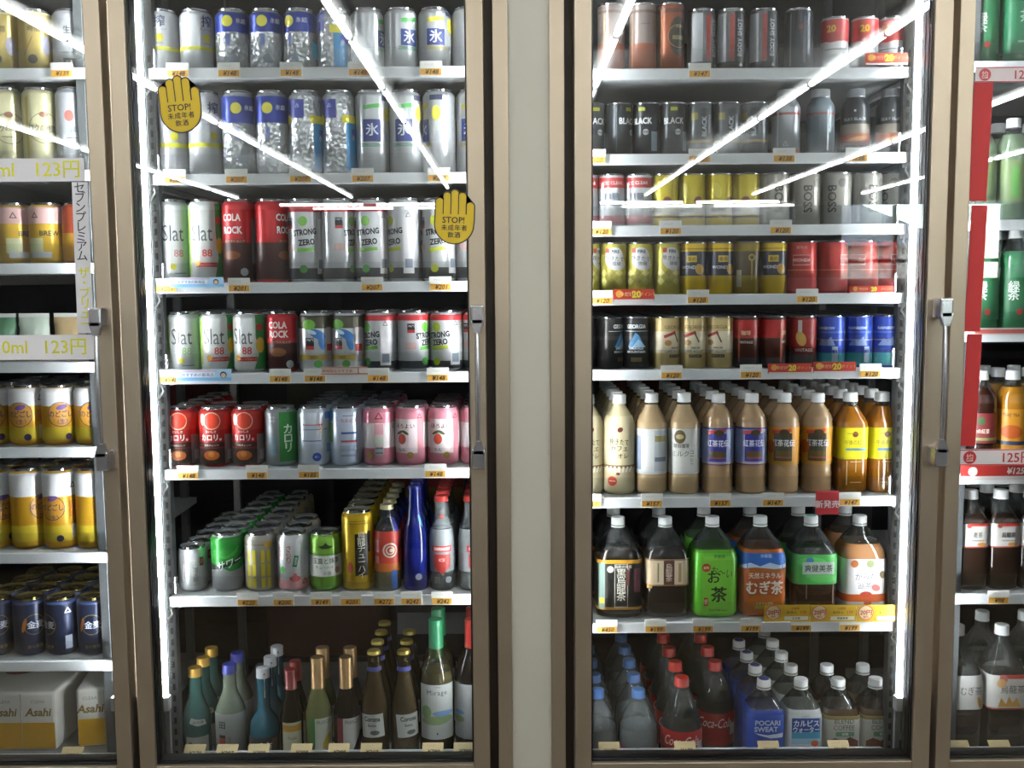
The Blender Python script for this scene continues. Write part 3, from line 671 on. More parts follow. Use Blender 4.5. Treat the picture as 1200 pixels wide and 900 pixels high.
can('black', '190', '#23272b', 'can', 'black coffee can with white lettering', [('R', 0, .88, 14, 7, '#a8a62c'), ('T', 0, .66, 17, 'BLACK', '#d8dadb', dict(bold=.02, sx=.8)), ('C', 8, .45, 6, '#c9cbcc'), ('T', 8, .45, 6, '無糖', '#23272b'), ('R', 26, .28, 14, 38, '#8fa4b4'), ('R', -26, .5, 2, 90, '#5c666e')])
can('dotblack', '190', '#55595c', 'metal', 'gunmetal coffee can with upright lettering', [('R', 10, .55, 18, 70, '#2c2f32'), ('T', 8, .55, 13, 'BLACK', '#b9c4cc', dict(rot=90, bold=.02)), ('T', 20, .6, 9, 'DEMITAS', '#a9b4bc', dict(rot=90)), ('R', -12, .74, 16, 14, '#8a8434'), ('W', .25, .3, '#9a8450')])
can('clear', '190', '#c9cdd2', 'can', 'silver white coffee can with red band', [('W', .74, .93, '#b5302e'), ('T', 0, .83, 9, 'UCC CLEAR', '#ece4e0', B_), ('W', .06, .22, '#c98a90'), ('T', 0, .58, 15, '微糖', '#5a6470', B_), ('R', -20, .5, 7, 70, '#e8eaec')])
can('yellowgold', '190', '#bfae2e', 'can', 'yellow gold coffee can with maroon seal', [('W', .22, .42, '#cfc9b4'), ('C', 18, .48, 9, '#7a2c34'), ('T', -8, .31, 8, '微糖珈琲', '#4c4038', B_), ('W', .16, .2, '#6a4a24'), ('W', .03, .14, '#b9a028'), ('E', -10, .68, 8, 16, '#d8cc58', 15)])
can('boss', '280', '#a9a69c', 'metal', 'grey can with upright dark lettering', [('T', 6, .5, 24, 'BOSS', '#4c4a46', dict(rot=-90, bold=.02)), ('R', -22, .5, 6, 90, '#bdbab0'), ('C', 26, .8, 9, '#7d7a74')])
can('fire', '190', '#b5aa48', 'can', 'gold coffee can with silver splash', [('E', 4, .7, 20, 22, '#c9c9cb'), ('E', 10, .6, 18, 14, '#c4c4c6'), ('T', 6, .83, 9, 'FIRE', '#2c2c30', dict(bold=.03)), ('R', -10, .85, 8, 9, '#a83a34'), ('T', 4, .7, 10, '挽きたて', '#2a2a2e', dict(rot=-6)), ('T', 8, .6, 9, '微糖', '#2a2a2e')] + [('P', [(u - 8, v), (u, v + .08), (u + 8, v), (u, v - .08)], c) for u, v, c in ((-18, .42, '#d9cf7c'), (-2, .42, '#948a34'), (14, .42, '#d4ca78'), (-18, .26, '#d9cf7c'), (-2, .26, '#a29840'), (14, .26, '#c9bf68'))])
can('wonda', '190', '#c9a81c', 'can', 'yellow coffee can with navy panel', [('W', .36, .82, '#22283a'), ('R', 0, .68, 20, 13, '#c9a81c'), ('T', 0, .68, 9, '金の', '#22283a', B_), ('T', -4, .52, 9, 'WONDA', '#cfd2dc', B_), ('E', 16, .48, 9, 11, '#b58a2c', 20), ('W', .86, .88, '#8f7410')])
can('wondadark', '190', '#8f7a28', 'can', 'brown gold coffee can with small seal', [('W', .36, .82, '#4c3c1c'), ('C', 10, .7, 7, '#b59a3a'), ('C', 10, .7, 4, '#4c3c1c'), ('R', -16, .3, 12, 34, '#a9a48c'), ('R', 10, .45, 3, 40, '#b08a34')])
can('wondared', '280', '#a8302c', 'can', 'red can with outlined name box', [('R', -2, .64, 36, 21, '#cfa8a0'), ('R', -2, .64, 34, 18, '#a32c28'), ('T', -2, .64, 9, 'WONDA', '#e0cfc8', dict(bold=.02)), ('W', .44, .46, '#c9785c'), ('T', -2, .88, 7, '朝専用', '#d8a890'), ('W', .05, .3, '#b54a48')])
can('geoblack', '190', '#1d1b1a', 'can', 'black coffee can with blue mountain', [('T', 0, .82, 11, 'GEORGIA', '#e2e2e4', dict(bold=.03, sx=.85)), ('R', 0, .73, 60, 1, '#b9bbbe'), ('P', [(-18, .42), (-2, .7), (4, .66), (18, .42)], '#4c86b8'), ('P', [(-8, .42), (4, .58), (20, .42)], '#9fc4de'), ('T', 0, .4, 7, 'EMERALD', '#dfe4ea', B_), ('T', 0, .33, 7, 'MOUNTAIN', '#dfe4ea', B_), ('R', 0, .18, 22, 9, '#6a5a34'), ('R', 40, .26, 12, 34, '#9a9aa0')])
can('aulait', '190', '#c2ab74', 'can', 'cream gold coffee can with crossed red ribbon', [('W', .3, .72, '#d6cbae'), ('T', 2, .8, 10, 'GEORGIA', '#7d6a3a', dict(bold=.02)), ('R', -8, .66, 26, 6, '#b03a2c', 22), ('R', 6, .6, 3, 22, '#5a3a28', 25), ('T', 4, .4, 5, 'EMBLEM', '#4a4036', B_), ('T', 2, .33, 7.5, 'CAFE AU LAIT', '#3a332c', dict(sx=.85)), ('R', 4, .24, 26, 6, '#3f342c'), ('T', 4, .24, 4.6, 'カフェオレ', '#e0d6bc'), ('E', -12, .5, 7, 6, '#b5874c')])
can('vintage', '190', '#4a2216', 'can', 'red and brown coffee can', [('W', .58, .93, '#a81e1a'), ('T', 0, .68, 10, '珈琲', '#d9c8a0', B_), ('T', 0, .5, 7, 'VINTAGE', '#d6d0c4', B_), ('R', -14, .5, 4, 80, '#b5593c'), ('W', .03, .2, '#33343a')])
can('vintagebean', '190', '#6a1a16', 'can', 'dark red coffee can with gold bean', [('W', .4, .93, '#8f1c18'), ('E', -4, .56, 10, 15, '#c9a24c', 20), ('R', -6, .8, 8, 24, '#c0bcb8'), ('T', 2, .34, 9, 'VINTAGE', '#d6d0c4', B_), ('W', .03, .26, '#3a3434')])
can('blueboss', '190', '#2f46a0', 'can', 'blue coffee can with teal base', [('W', .04, .28, '#3a8f92'), ('W', .66, .7, '#4a68b8'), ('T', 2, .76, 8, 'RAINBOW', '#c9d2e8', B_), ('P', [(-16, .42), (-4, .56), (4, .5), (14, .6), (22, .42)], '#8094c4'), ('W', .52, .54, '#a8a08c'), ('R', 22, .25, 12, 32, '#9aa9b4'), ('W', .28, .34, '#27348a')])

# ---------------------------------------------------------------- bottles
def pet(H=205, r=32, sq=2.0):
    return [(r - 6, 0, 2), (r - 1, 3, sq), (r, 8, sq), (r, H * .69, sq), (r - 1.5, H * .73, sq), (r * .84, H * .78, 2), (r * .56, H * .85, 2), (13, H * .885, 2), (13, H - 12, 2)]
def ribpet(H=205, r=32):
    p = [(r - 5, 0, 2), (r, 5, 2)]
    p += [(r - (1.6 if k % 2 else 0), 8 + k * 8, 2) for k in range(6)]
    return p + [(r - 1.6, 62, 2), (r, 66, 2), (r, 144, 2), (r - 2, 147, 2), (r - .6, 152, 2), (r * .86, 161, 2), (r * .58, 174, 2), (13, 181, 2), (13, H - 12, 2)]
CAPW = '#ececea'
bottle('cafeole', pet(), 'cream latte bottle with brown script', (14.5, 186, 205, CAPW), [(0, 187, '#c9bb94', 'liquid'), (187, 193, '#cfcfc4', 'pet')], [('W', .04, .84, '#cdc19c'), ('T', 0, .57, 13, '挽きたて', '#2b211a', dict(bold=.02, sx=.8, rot=-4)), ('T', 0, .5, 13, 'カフェ', '#2b211a', dict(bold=.02)), ('T', 8, .42, 12, 'オレ', '#2b211a', dict(bold=.02)), ('E', 2, .7, 6, 5, '#6a2c1e', 30), ('W', .29, .32, '#7a6038')] + [('R', u, .275, 4, 12, '#efe9d8', -u * 1.2) for u in (-24, -16, -8, 0, 8, 16, 24)] + [('C', -14, .15, 10, '#c0482c'), ('R', -14, .15, 14, 2, '#e8c8b8'), ('E', -2, .23, 4, 3, '#8f3a2a')], n=2)
def pkg(nm, desc, items):
    bottle(nm, [(26, 0, 2), (31, 4, 2.5), (32, 9, 2.5), (32, 40, 2.5), (31.2, 42, 2.5), (32, 44, 2.5), (32, 146, 2.5), (30, 150, 2.3), (14, 182, 2), (13, 193, 2)], desc, (14.5, 188, 207, CAPW), [(0, 184, '#b09670', 'liquid'), (184, 193, '#cfcfc4', 'pet')], items)
pkg('milkcoffee', 'coffee milk bottle with white label', [('W', .22, .705, '#d9d9d2'), ('E', -13, .62, 12, 14, '#6a5a34'), ('E', -13, .62, 8, 5, '#c9b890'), ('T', -10, .525, 10, '琥珀珈琲', '#33302c', dict(bold=.02, sx=.8)), ('T', -12, .44, 13, 'ミルク', '#55585c'), ('T', 12, .4, 10, 'コーヒー', '#3c3c3e', V), ('R', 40, .5, 10, 60, '#b9c0c0')])
pkg('milkcoffeeb', 'coffee milk bottle turned to plain white label', [('W', .22, .705, '#d6d8d4'), ('R', 16, .47, 28, 84, '#b9c0c4'), ('R', 16, .6, 26, 12, '#9a9254'), ('R', 16, .38, 26, 9, '#6d7584'), ('R', -36, .45, 22, 70, '#8a93a8')])
def tea(nm, desc, col, inner, txt, top, extra=()):
    bottle(nm, ribpet(), desc, (14.5, 186, 205, CAPW), [(0, 184, '#a88a66', 'liquid'), (184, 193, '#cfcfc4', 'pet')], [('W', .31, .71, col), ('R', 3, .5, 38, 58, inner), ('T', 4, .545, 15, txt, '#e2e2e6', dict(bold=.02, sx=.8)), ('R', 4, .43, 32, 12, '#5a4a1c'), ('R', 4, .39, 32, 3, '#a3402c'), ('R', 0, .67, 40, 7, top, 8), ('E', 6, .655, 10, 7, '#4a3a1c'), ('W', .31, .345, '#b9a9b8' if inner == '#2f2f86' else '#b5862a')] + list(extra))
tea('bluetea', 'milk tea bottle with violet label', '#8f9ac0', '#2f2f86', '紅茶花伝', '#c24a4c', [('W', .31, .322, '#5a2a5c'), ('W', .695, .712, '#3a3c86')])
tea('orangetea', 'milk tea bottle with orange label', '#c98a1e', '#3a3a2c', '紅茶花伝', '#c23a2c', [('E', -24, .5, 12, 14, '#a8541e')])
bottle('lemontea', [(26, 0, 3), (30, 4, 6), (31, 9, 6), (31, 70, 6), (30, 72, 6), (31, 74, 6), (31, 143, 6), (29, 150, 5), (14, 180, 2), (13, 194, 2)], 'amber lemon tea bottle with yellow label', (15, 187, 206, CAPW), [(0, 178, '#b8741c', 'tint'), (178, 194, '#cfcfc4', 'pet')], [('W', .365, .7, '#d2c619'), ('C', 2, .63, 6, '#7a3a2c'), ('T', 2, .545, 11, '午後の紅茶', '#6a6018', dict(sx=.8)), ('R', 4, .47, 42, 5, '#5a86a0'), ('R', 0, .64, 30, 1.5, '#8a8218'), ('R', 4, .3, 1.5, 28, '#d8b070'), ('R', -14, .22, 1.5, 50, '#e0c08a'), ('R', 4, .34, 22, 1.5, '#d8b070'), ('R', 4, .12, 22, 1.5, '#d8b070')], liquid=(174, '#94551a', 'liquid', 4))
def big(nm, desc, r, dark, items, capcol=CAPW, fill=.66, H=205, captop=None, col=None):
    r += 1
    bottle(nm, [(r - 9, 0, 3), (r - 1.5, 5, 6), (r, 12, 6), (r, H * .6, 6), (r - 2.5, H * .67, 5), (r * .66, H * .79, 3), (15, H * .885, 2), (14, H - 10, 2)], desc, (15, H - 21, H, capcol) + (('plastic', captop) if captop else ()), [(0, fill * H, dark, 'liquid'), (fill * H, H - 10, '#c9cdc8', 'pet')], items)
big('blackoolong', 'large dark tea bottle with gold trim', 47, '#1d1712', [('W', .1, .64, '#191715'), ('W', .6, .64, '#c08a24'), ('W', .1, .13, '#a8741c'), ('R', -38, .36, 14, 96, '#6f8880'), ('R', 2, .36, 27, 92, '#c9c6be'), ('R', 2, .36, 25, 90, '#1a1512'), ('T', 2, .37, 20, '黒烏龍茶', '#d6d2c4', dict(vert=True)), ('C', -20, .54, 7, '#c4c4be'), ('T', 6, .55, 7, '脂肪の吸収\nを抑える', '#d8d6ce', B_), ('R', 15, .45, 7, 34, '#5a3430'), ('R', -37, .2, 10, 12, '#d0b41c'), ('R', 34, .42, 12, 50, '#54303a'), ('T', 2, .13, 5, 'SUNTORY', '#b9b4a8')], fill=.7)
big('oolongtwo', 'large dark tea bottle with beige band label', 45, '#181210', [('W', .36, .64, '#b9a386'), ('R', 2, .5, 58, 50, '#cdbda2'), ('R', 2, .5, 22, 54, '#4a2220'), ('T', 2, .5, 15, '烏龍茶', '#d9cdb8', V), ('R', 24, .5, 6, 40, '#9a8a5c'), ('R', -20, .5, 3, 40, '#7a6a48'), ('R', -38, .35, 12, 8, '#b9862c'), ('W', .355, .37, '#7a5a2c'), ('W', .63, .645, '#8a6a48')], fill=.7)
big('ryokucha', 'large bright green tea bottle with black calligraphy', 46, '#5fb02a', [('W', .05, .7, '#5cb52a'), ('R', 4, .36, 64, 120, '#78c23c'), ('T', 12, .5, 22, 'お〜い', '#1a2414', dict(rot=-12, sx=.7)), ('T', -4, .45, 30, 'お', '#152010', B_), ('T', 6, .26, 34, '茶', '#152010', dict(bold=.03)), ('C', -20, .55, 9, '#b5352a'), ('T', -20, .55, 7, '20%', '#e8d8c8', B_), ('R', -20, .18, 8, 18, '#b02a24'), ('T', -20, .18, 7, '緑茶', '#f0e0d8', V), ('T', 6, .67, 8, '伊藤園', '#1f3a14'), ('T', 4, .09, 6, '国産茶葉100%', '#2c4a1c')], fill=.7)
big('mugicha', 'large barley tea bottle with orange label', 46, '#a8541a', [('W', .05, .7, '#a8521a'), ('W', .52, .7, '#2c62b0'), ('P', [(-60, .5), (-60, .55), (-30, .6), (-10, .56), (10, .6), (30, .57), (60, .6), (60, .5)], '#b9cfe4'), ('P', [(-60, .5), (-60, .53), (-20, .55), (20, .53), (60, .55), (60, .48)], '#a8602a'), ('T', 2, .67, 8, '伊藤園', '#e0e8f0'), ('T', 0, .46, 13, '天然ミネラル', '#ece8e0', dict(bold=.03, sx=.85)), ('T', 0, .33, 30, 'むぎ茶', '#efece4', dict(bold=.035, sx=.85)), ('E', 0, .18, 36, 14, '#b5651c'), ('R', 0, .12, 40, 8, '#8f9a34'), ('T', 0, .16, 6, 'ミネラル補給', '#f0e8d8')], fill=.7)
big('sokenbicha', 'large dark tea bottle with green cloudy label', 46, '#2a1812', [('W', .36, .68, '#3f9a44'), ('E', -10, .6, 30, 10, '#57b457'), ('E', 14, .42, 28, 8, '#53ae52'), ('E', -14, .62, 8, 6, '#3f6aa8'), ('R', 4, .535, 66, 26, '#a9b4ac'), ('T', 4, .535, 16, '爽健美茶', '#2a1e22', dict(bold=.02, sx=.9)), ('R', 4, .45, 50, 5, '#5fae62'), ('R', -20, .28, 2, 30, '#6a5a50'), ('R', 34, .28, 2, 50, '#8a7a70')], fill=.6, captop='#5faa92')
big('karada', 'large white-labelled tea bottle with autumn leaves', 46, '#a8754a', [('W', .08, .63, '#dcd9da'), ('T', 0, .44, 17, 'からだ', '#4c4a4e', dict(sx=.9)), ('T', -2, .34, 15, '巡茶', '#5a6060', {}), ('E', -24, .58, 8, 8, '#a8632c', 20), ('E', 8, .58, 8, 8, '#8a9460'), ('E', 34, .46, 7, 8, '#7a6a4a', 30), ('E', 20, .32, 9, 7, '#c9605a', -20), ('W', .17, .25, '#b9501c'), ('E', 0, .25, 12, 6, '#b03a2c'), ('E', 4, .155, 8, 5, '#c9705a')], fill=.74)
def water():
    return [(34, 0, 2), (42, 6, 2), (43, 14, 2), (41.5, 30, 2), (43, 40, 2), (43, 125, 2), (41, 142, 2), (32, 165, 2), (20, 186, 2), (13.5, 198, 2), (13, 207, 2)]
bottle('water', water(), 'clear water bottle with blue cap', (15, 200, 218, '#5a86c8'), [(0, 207, '#d6e0e2', 'frost')], [('W', .1, .47, '#4d8296'), ('W', .47, .5, '#a0455c')], liquid=(140, '#b4c0c2', 'tint', 2))
bottle('cokebottle', [(34, 0, 2), (43, 6, 2), (44, 16, 2), (42, 70, 2), (44, 96, 2), (44, 128, 2), (41, 150, 2), (31, 184, 2), (20, 208, 2), (13.5, 222, 2), (13, 232, 2)], 'dark cola bottle with red cap', (15.5, 224, 244, '#c22a20'), [(0, 232, '#c4c8c6', 'pet')], [('W', .28, .6, '#b02a2a'), ('T', 2, .51, 30, 'Coca-Cola', '#e6dcd8', dict(italic=.4, sx=.62)), ('R', 46, .44, 16, 26, '#c9c4c4')], liquid=(165, '#1a120e', 'liquid', 1.5))
def pocari(nm, desc, body, items, capt=None):
    r, H = 39, 240
    bottle(nm, [(r - 8, 0, 3), (r - 1, 5, 6), (r, 12, 6), (r, H * .7, 6), (r - 1.5, H * .745, 5), (r * .86, H * .785, 4), (r * .58, H * .86, 2.6), (15, H * .905, 2), (14, H - 10, 2)], desc, (15, H - 21, H, CAPW) + (('plastic', capt) if capt else ()), [(0, .77 * H, body, 'liquid'), (.77 * H, H - 10, '#c9cdc8', 'pet')], items)
pocari('pocari', 'blue sports drink bottle', '#2c4fa8', [('W', .15, .76, '#2f52ae'), ('T', 0, .690, 15, 'POCARI', '#cdd6ea', dict(bold=.03)), ('T', -3, .630, 15, 'SWEAT', '#cdd6ea', dict(bold=.03)), ('P', [(-26, .595), (0, .575), (32, .595), (32, .555), (6, .545), (-18, .575)], '#dfe6f0')], '#2b3a8c')
pocari('calpisw', 'white milky drink bottle with blue panel', '#cfd4d0', [('W', .15, .76, '#d2d6d3'), ('R', 2, .615, 60, 54, '#2b4a9a'), ('R', 2, .555, 60, 22, '#4c9fc4'), ('R', 2, .515, 60, 12, '#9fc9da'), ('T', 2, .685, 16, 'カルピス', '#eceeee', dict(bold=.035, sx=.85)), ('T', 2, .625, 14, 'ウォーター', '#eceeee', dict(bold=.035, sx=.8)), ('E', 20, .495, 8, 7, '#c85a3a'), ('T', 0, .750, 5, 'CALPIS', '#5a6a8a'), ('R', 0, .445, 40, 4, '#7a86a0')])
pocari('blend', 'brown coffee bottle with white label', '#55402c', [('W', .15, .74, '#c2c1b8'), ('W', .715, .75, '#8f7f50'), ('T', 2, .700, 15, 'BLEND', '#4e5a56', {'sx': .9}), ('T', 2, .640, 15, 'COFFEE', '#4e5a56', {'sx': .85}), ('R', 4, .580, 38, 10, '#6f9a78'), ('T', 4, .580, 7, '低糖', '#e0e8dc', B_), ('P', [(-30, .485), (-30, .515), (-16, .545), (0, .515), (14, .555), (32, .515), (32, .485)], '#6a4434'), ('R', 1, .485, 62, 14, '#7a4634')])
# glass bottles
def gb(r, H, sh=.55, nr=14, top=None): return [(r - 4, 0), (r, 4), (r, H * sh), (r * .9, H * (sh + .06)), (nr + 3, H * (sh + .2)), (nr, H * (sh + .26)), (nr - 1, H - 2)]
GN = 'glass_bottle'
bottle('cooler', [(25, 0), (28, 4), (28, 118), (26, 130), (17, 146), (14, 154), (13.5, 172)], 'cocktail bottle with orange red label', (14.5, 168, 178, '#c0b88c', 'metal'), [(0, 45, '#8b8568', 'tint'), (45, 172, '#a9b0c0', 'pet')], [('W', .28, .73, '#b5382a'), ('W', .24, .34, '#b5642c'), ('O', 6, .5, 14, 3.5, '#d8c8b8'), ('O', 6, .5, 8, 3, '#d8c8b8'), ('C', 8, .5, 4, '#e0d8cc'), ('R', -24, .55, 12, 26, '#c9706a'), ('R', -24, .38, 12, 16, '#d0857c'), ('R', 14, .14, 13, 38, '#3a66a8'), ('R', 24, .8, 12, 26, '#3a3f9a')], liquid=(120, '#6f6a58', 'liquid', 3), catname=GN)
bottle('bluebottle', [(24, 0), (27, 4), (27, 100), (25, 122), (17, 150), (14, 172), (13, 208), (14, 214)], 'cobalt blue glass bottle', (14.3, 210, 217, '#2a3280', 'metal'), [(0, 214, '#1f2a86', 'tint')], [('C', 6, .14, 7, '#9a9cae'), ('E', 16, .68, 5, 14, '#4a8494', 20)], liquid=(160, '#1b2270', 'liquid', 3), catname=GN)
bottle('smirnoff', [(23, 0), (26, 4), (26, 112), (24, 124), (15, 144), (13, 160), (13, 188), (14, 192)], 'frosted clear bottle with red cap', (15, 184, 196, '#b5322c', 'plastic'), [(0, 40, '#c9cfd0', 'frost'), (40, 128, '#b5bcc0', 'tint'), (128, 192, '#c9cfd0', 'frost')], [('P', [(-18, .4), (-18, .26), (0, .18), (18, .26), (18, .4)], '#a83430'), ('R', 0, .46, 44, 13, '#b03430'), ('T', 0, .46, 9, 'SMIRNOFF', '#e4dcd8', dict(bold=.03, sx=.85)), ('T', 0, .34, 9, 'ICE', '#e6ccc8', B_), ('R', -10, .12, 12, 14, '#7e8474'), ('C', 14, .12, 7, '#b9bcbe'), ('R', 0, .8, 16, 8, '#a8444a')], liquid=(125, '#8d9598', 'tint', 3), catname=GN)
bottle('sakegreen', gb(29, 194, .47, 13), 'blue green sake bottle with gold cap', (14.5, 177, 196, '#c9a04a', 'metal'), [(0, 192, '#5c908a', 'tint')], [('R', 0, .14, 50, 54, '#b4bab2'), ('T', -14, .15, 17, '生酒', '#2f4030', dict(vert=True, bold=.03)), ('T', 6, .14, 7, '冷用酒', '#55605a', V), ('P', [(-16, .44), (-12, .5), (0, .48), (16, .47), (20, .41), (0, .405)], '#b9bfba'), ('T', 2, .445, 8, '大吟醸', '#4a5450')], liquid=(130, '#3f6a66', 'liquid', 3), catname=GN)
bottle('sakeclear', gb(32, 200, .5, 14), 'pale sake bottle with blue cap', (15, 182, 202, '#2c3690', 'plastic'), [(0, 198, '#8f9a86', 'tint')], [('W', .02, .52, '#8d9390'), ('T', -20, .4, 17, '田', '#26282a', dict(bold=.03)), ('R', -20, .18, 14, 44, '#23201f'), ('R', -20, .22, 14, 16, '#a8483c'), ('T', -20, .12, 12, '6', '#c8c4be', B_), ('T', -4, .24, 6, '純米酒', '#8a5a50', V)], liquid=(110, '#767d70', 'liquid', 3), catname=GN)
bottle('sakeblue', [(27, 0), (32, 5), (32, 64), (28, 82), (15, 100), (13, 112), (13, 190)], 'cyan sake bottle with striped paper seal', (14.3, 172, 193, '#b9bcc0', 'plastic'), [(0, 190, '#3f7f94', 'tint')], [('W', .02, .27, '#2a2627'), ('T', 2, .15, 28, '涼', '#c6c9c6', dict(bold=.03)), ('R', -20, .1, 12, 20, '#7a5a52'), ('R', 22, .16, 14, 34, '#56584f'), ('R', 6, .82, 7, 56, '#16171a'), ('R', 6, .82, 4.5, 50, '#b9bbb8'), ('T', 6, .82, 4.5, '生貯蔵酒蔵元', '#202224', V)], liquid=(70, '#4a9aa8', 'liquid', 2), catname=GN)
bottle('smallwine', gb(24, 190, .48, 12), 'small dark wine bottle with red capsule', (13, 150, 192, '#8a2a28', 'plastic'), [(0, 188, '#2a2a1e', 'tint')], [('R', 0, .24, 44, 78, '#b9b9a0'), ('R', 0, .38, 44, 14, '#b58a34'), ('T', 0, .27, 9, 'Fuuki', '#55604a', dict(italic=.2)), ('R', 0, .12, 26, 2, '#8a8a74')], liquid=(110, '#1e1c14', 'liquid', 2), catname=GN)
bottle('winewhite', gb(28, 215, .46, 14), 'pale green wine bottle with gold capsule', (15, 150, 217, '#9a7a50', 'metal'), [(0, 213, '#8f9460', 'tint')], [('R', 12, .27, 44, 70, '#b9bcae'), ('R', -16, .29, 14, 62, '#3d6a34'), ('T', 12, .395, 12, 'FRANZIA', '#5a625a', dict(sx=.7)), ('E', 18, .2, 8, 18, '#b9a83a', -30), ('W', .02, .06, '#a9ada4')], liquid=(120, '#7d8450', 'liquid', 3), catname=GN)
bottle('winered', gb(28, 215, .46, 14), 'dark red wine bottle with gold capsule', (15, 150, 217, '#9a7a50', 'metal'), [(0, 213, '#1d1a18', 'tint')], [('R', 12, .27, 44, 70, '#b9b9b4'), ('R', -16, .29, 14, 62, '#6a1e28'), ('T', 12, .395, 12, 'FRANZIA', '#5a5a5c', dict(sx=.7)), ('P', [(6, .06), (34, .3), (34, .06)], '#3a1a20'), ('W', .02, .06, '#8c8f8a')], liquid=(120, '#16100f', 'liquid', 3), catname=GN)
bottle('corona', [(26, 0), (30, 4), (30, 108), (28, 122), (18, 165), (13.5, 195), (12.5, 222), (13.5, 226)], 'amber beer bottle with gold crown cap', (14.3, 222, 230, '#b5a04a', 'metal'), [(0, 226, '#b5a886', 'pet')], [('P', [(-24, .22), (-28, .44), (24, .45), (28, .23)], '#bcbdb6'), ('T', 0, .4, 14, 'Corona', '#1f2024', dict(bold=.03, sx=.8)), ('T', 0, .34, 8, 'Extra', '#2f3034', B_), ('E', 6, .27, 10, 5, '#5a5c54'), ('W', .83, .87, '#4c4f9a'), ('T', 0, .94, 9, 'CC', '#b9a040')], liquid=(185, '#b08a3a', 'tint', 3), catname=GN)
bottle('mirage', [(33, 0), (37, 5), (37, 165), (34, 185), (18, 220), (15, 235), (15, 290)], 'large white wine bottle with green capsule', (16, 212, 294, '#2f8a5e', 'plastic'), [(0, 290, '#b5b090', 'pet')], [('R', 0, .36, 82, 118, '#b7bbb8'), ('T', 0, .5, 15, 'Mirage', '#3a3c3e', dict(spacing=1.1)), ('T', 0, .55, 6, 'Cuvée', '#6a6c6e'), ('E', 0, .3, 36, 10, '#87a070', 5), ('E', 14, .35, 24, 6, '#6f94c4'), ('E', -24, .36, 12, 14, '#7a9a6a'), ('R', 0, .2, 3, 4, '#3a3a3a')], liquid=(185, '#8d8458', 'liquid', 3), catname=GN)
bottle('miragered', [(33, 0), (37, 5), (37, 165), (34, 185), (18, 220), (15, 235), (15, 290)], 'large dark wine bottle with red capsule', (16, 212, 294, '#c0332c', 'plastic'), [(0, 290, '#26231f', 'tint')], [('R', -10, .36, 60, 118, '#b0b4b6'), ('E', -16, .3, 18, 8, '#87a070'), ('E', -14, .35, 16, 5, '#6f94c4')], liquid=(185, '#141012', 'liquid', 3), catname=GN)
# tea-door bottles
big('greencan', 'tall green bottle cut by the door top', 34, '#1f5a3a', [('W', .1, .6, '#23704a'), ('T', 0, .42, 26, '茶', '#d6e4d8', B_), ('R', 0, .2, 30, 4, '#9ac0a4')], H=230)
bottle('greentea', pet(), 'green tea bottle with white brush lettering', (14.5, 186, 205, CAPW), [(0, 160, '#3a7a52', 'liquid'), (160, 193, '#c9cfc8', 'pet')], [('W', .12, .66, '#2c6a44'), ('T', 0, .42, 22, '緑茶', '#dfe8dc', dict(vert=True, bold=.02)), ('C', 12, .2, 6, '#b5342c')])
bottle('palegreen', pet(), 'pale green drink bottle with white cap', (14.5, 186, 205, CAPW), [(0, 172, '#74886c', 'liquid'), (172, 193, '#c9cfc8', 'pet')], [('W', .2, .62, '#77895a'), ('R', 8, .4, 14, 60, '#5f9a4a')])
bottle('darktea', pet(), 'black tea bottle with dark red label', (14.5, 186, 205, CAPW), [(0, 172, '#33180f', 'liquid'), (172, 193, '#c9cfc8', 'pet')], [('W', .3, .62, '#7a2c30'), ('C', 4, .54, 8, '#3a5a34'), ('T', 0, .43, 10, '午後の紅茶', '#e4dcd0', dict(bold=.02, sx=.8)), ('W', .33, .36, '#8a9a5c')])
bottle('teastea', pet(), 'orange tea bottle with mountain label', (14.5, 186, 205, CAPW), [(0, 172, '#a8701c', 'liquid'), (172, 193, '#c9cfc8', 'pet')], [('W', .1, .66, '#c98a24'), ('T', 0, .6, 9, "TEAS' TEA", '#3a2a1c', dict(bold=.02, sx=.8)), ('E', 2, .42, 22, 14, '#b5561c'), ('W', .28, .32, '#33446a'), ('C', 4, .2, 7, '#d9d0c4'), ('W', .1, .16, '#9a2c24')])
def oo(nm, desc, txt, b2):
    bottle(nm, [(25, 0, 3), (30, 4, 6), (31, 9, 6), (31, 88, 6), (30, 91, 6), (31, 94, 6), (31, 146, 6), (28, 152, 5), (13.5, 182, 2), (13, 194, 2)], desc, (15, 187, 206, CAPW), [(0, 160, '#2e2018', 'liquid'), (160, 194, '#c9cdc8', 'pet')], [('W', .46, .72, '#c9c6c0'), ('W', .46, .475, '#a33a30'), ('R', 10, .71, 40, 6, '#b0382e'), ('T', 4, .6, 12, txt, '#2c2a2a', dict(bold=.015, sx=.8)), ('E', 12, .5, 9, 4, '#c98a3a'), ('C', -14, .7, 5, '#a84a44'), ('R', 4, .54, 26, 3, '#9a9894')])
oo('oolong', 'dark oolong bottle with white label', '烏龍茶', 1); oo('mugi5', 'dark barley tea bottle with white label', '麦茶', 0)
big('oolongbig', 'large oolong bottle with white leafy label', 44, '#2a221c', [('W', .45, .7, '#bdbbb6'), ('R', 8, .69, 60, 8, '#a8382e'), ('T', 6, .6, 19, '烏龍茶', '#33302e', {'sx': .9}), ('C', -14, .675, 9, '#b56a5c'), ('P', [(-24, .47), (-18, .54), (-8, .49), (-2, .55), (6, .5), (14, .54), (24, .47)], '#b98a3c'), ('W', .45, .462, '#a04a34'), ('E', -18, .645, 10, 9, '#c9a06a')], fill=.64, H=298)
big('mugibig', 'large barley tea bottle with white label', 44, '#2a221c', [('W', .45, .7, '#bdbbb6'), ('T', 14, .59, 20, 'むぎ茶', '#33302e', {'sx': .8}), ('E', 32, .5, 4, 14, '#b98a3c', 15)], fill=.64, H=298)

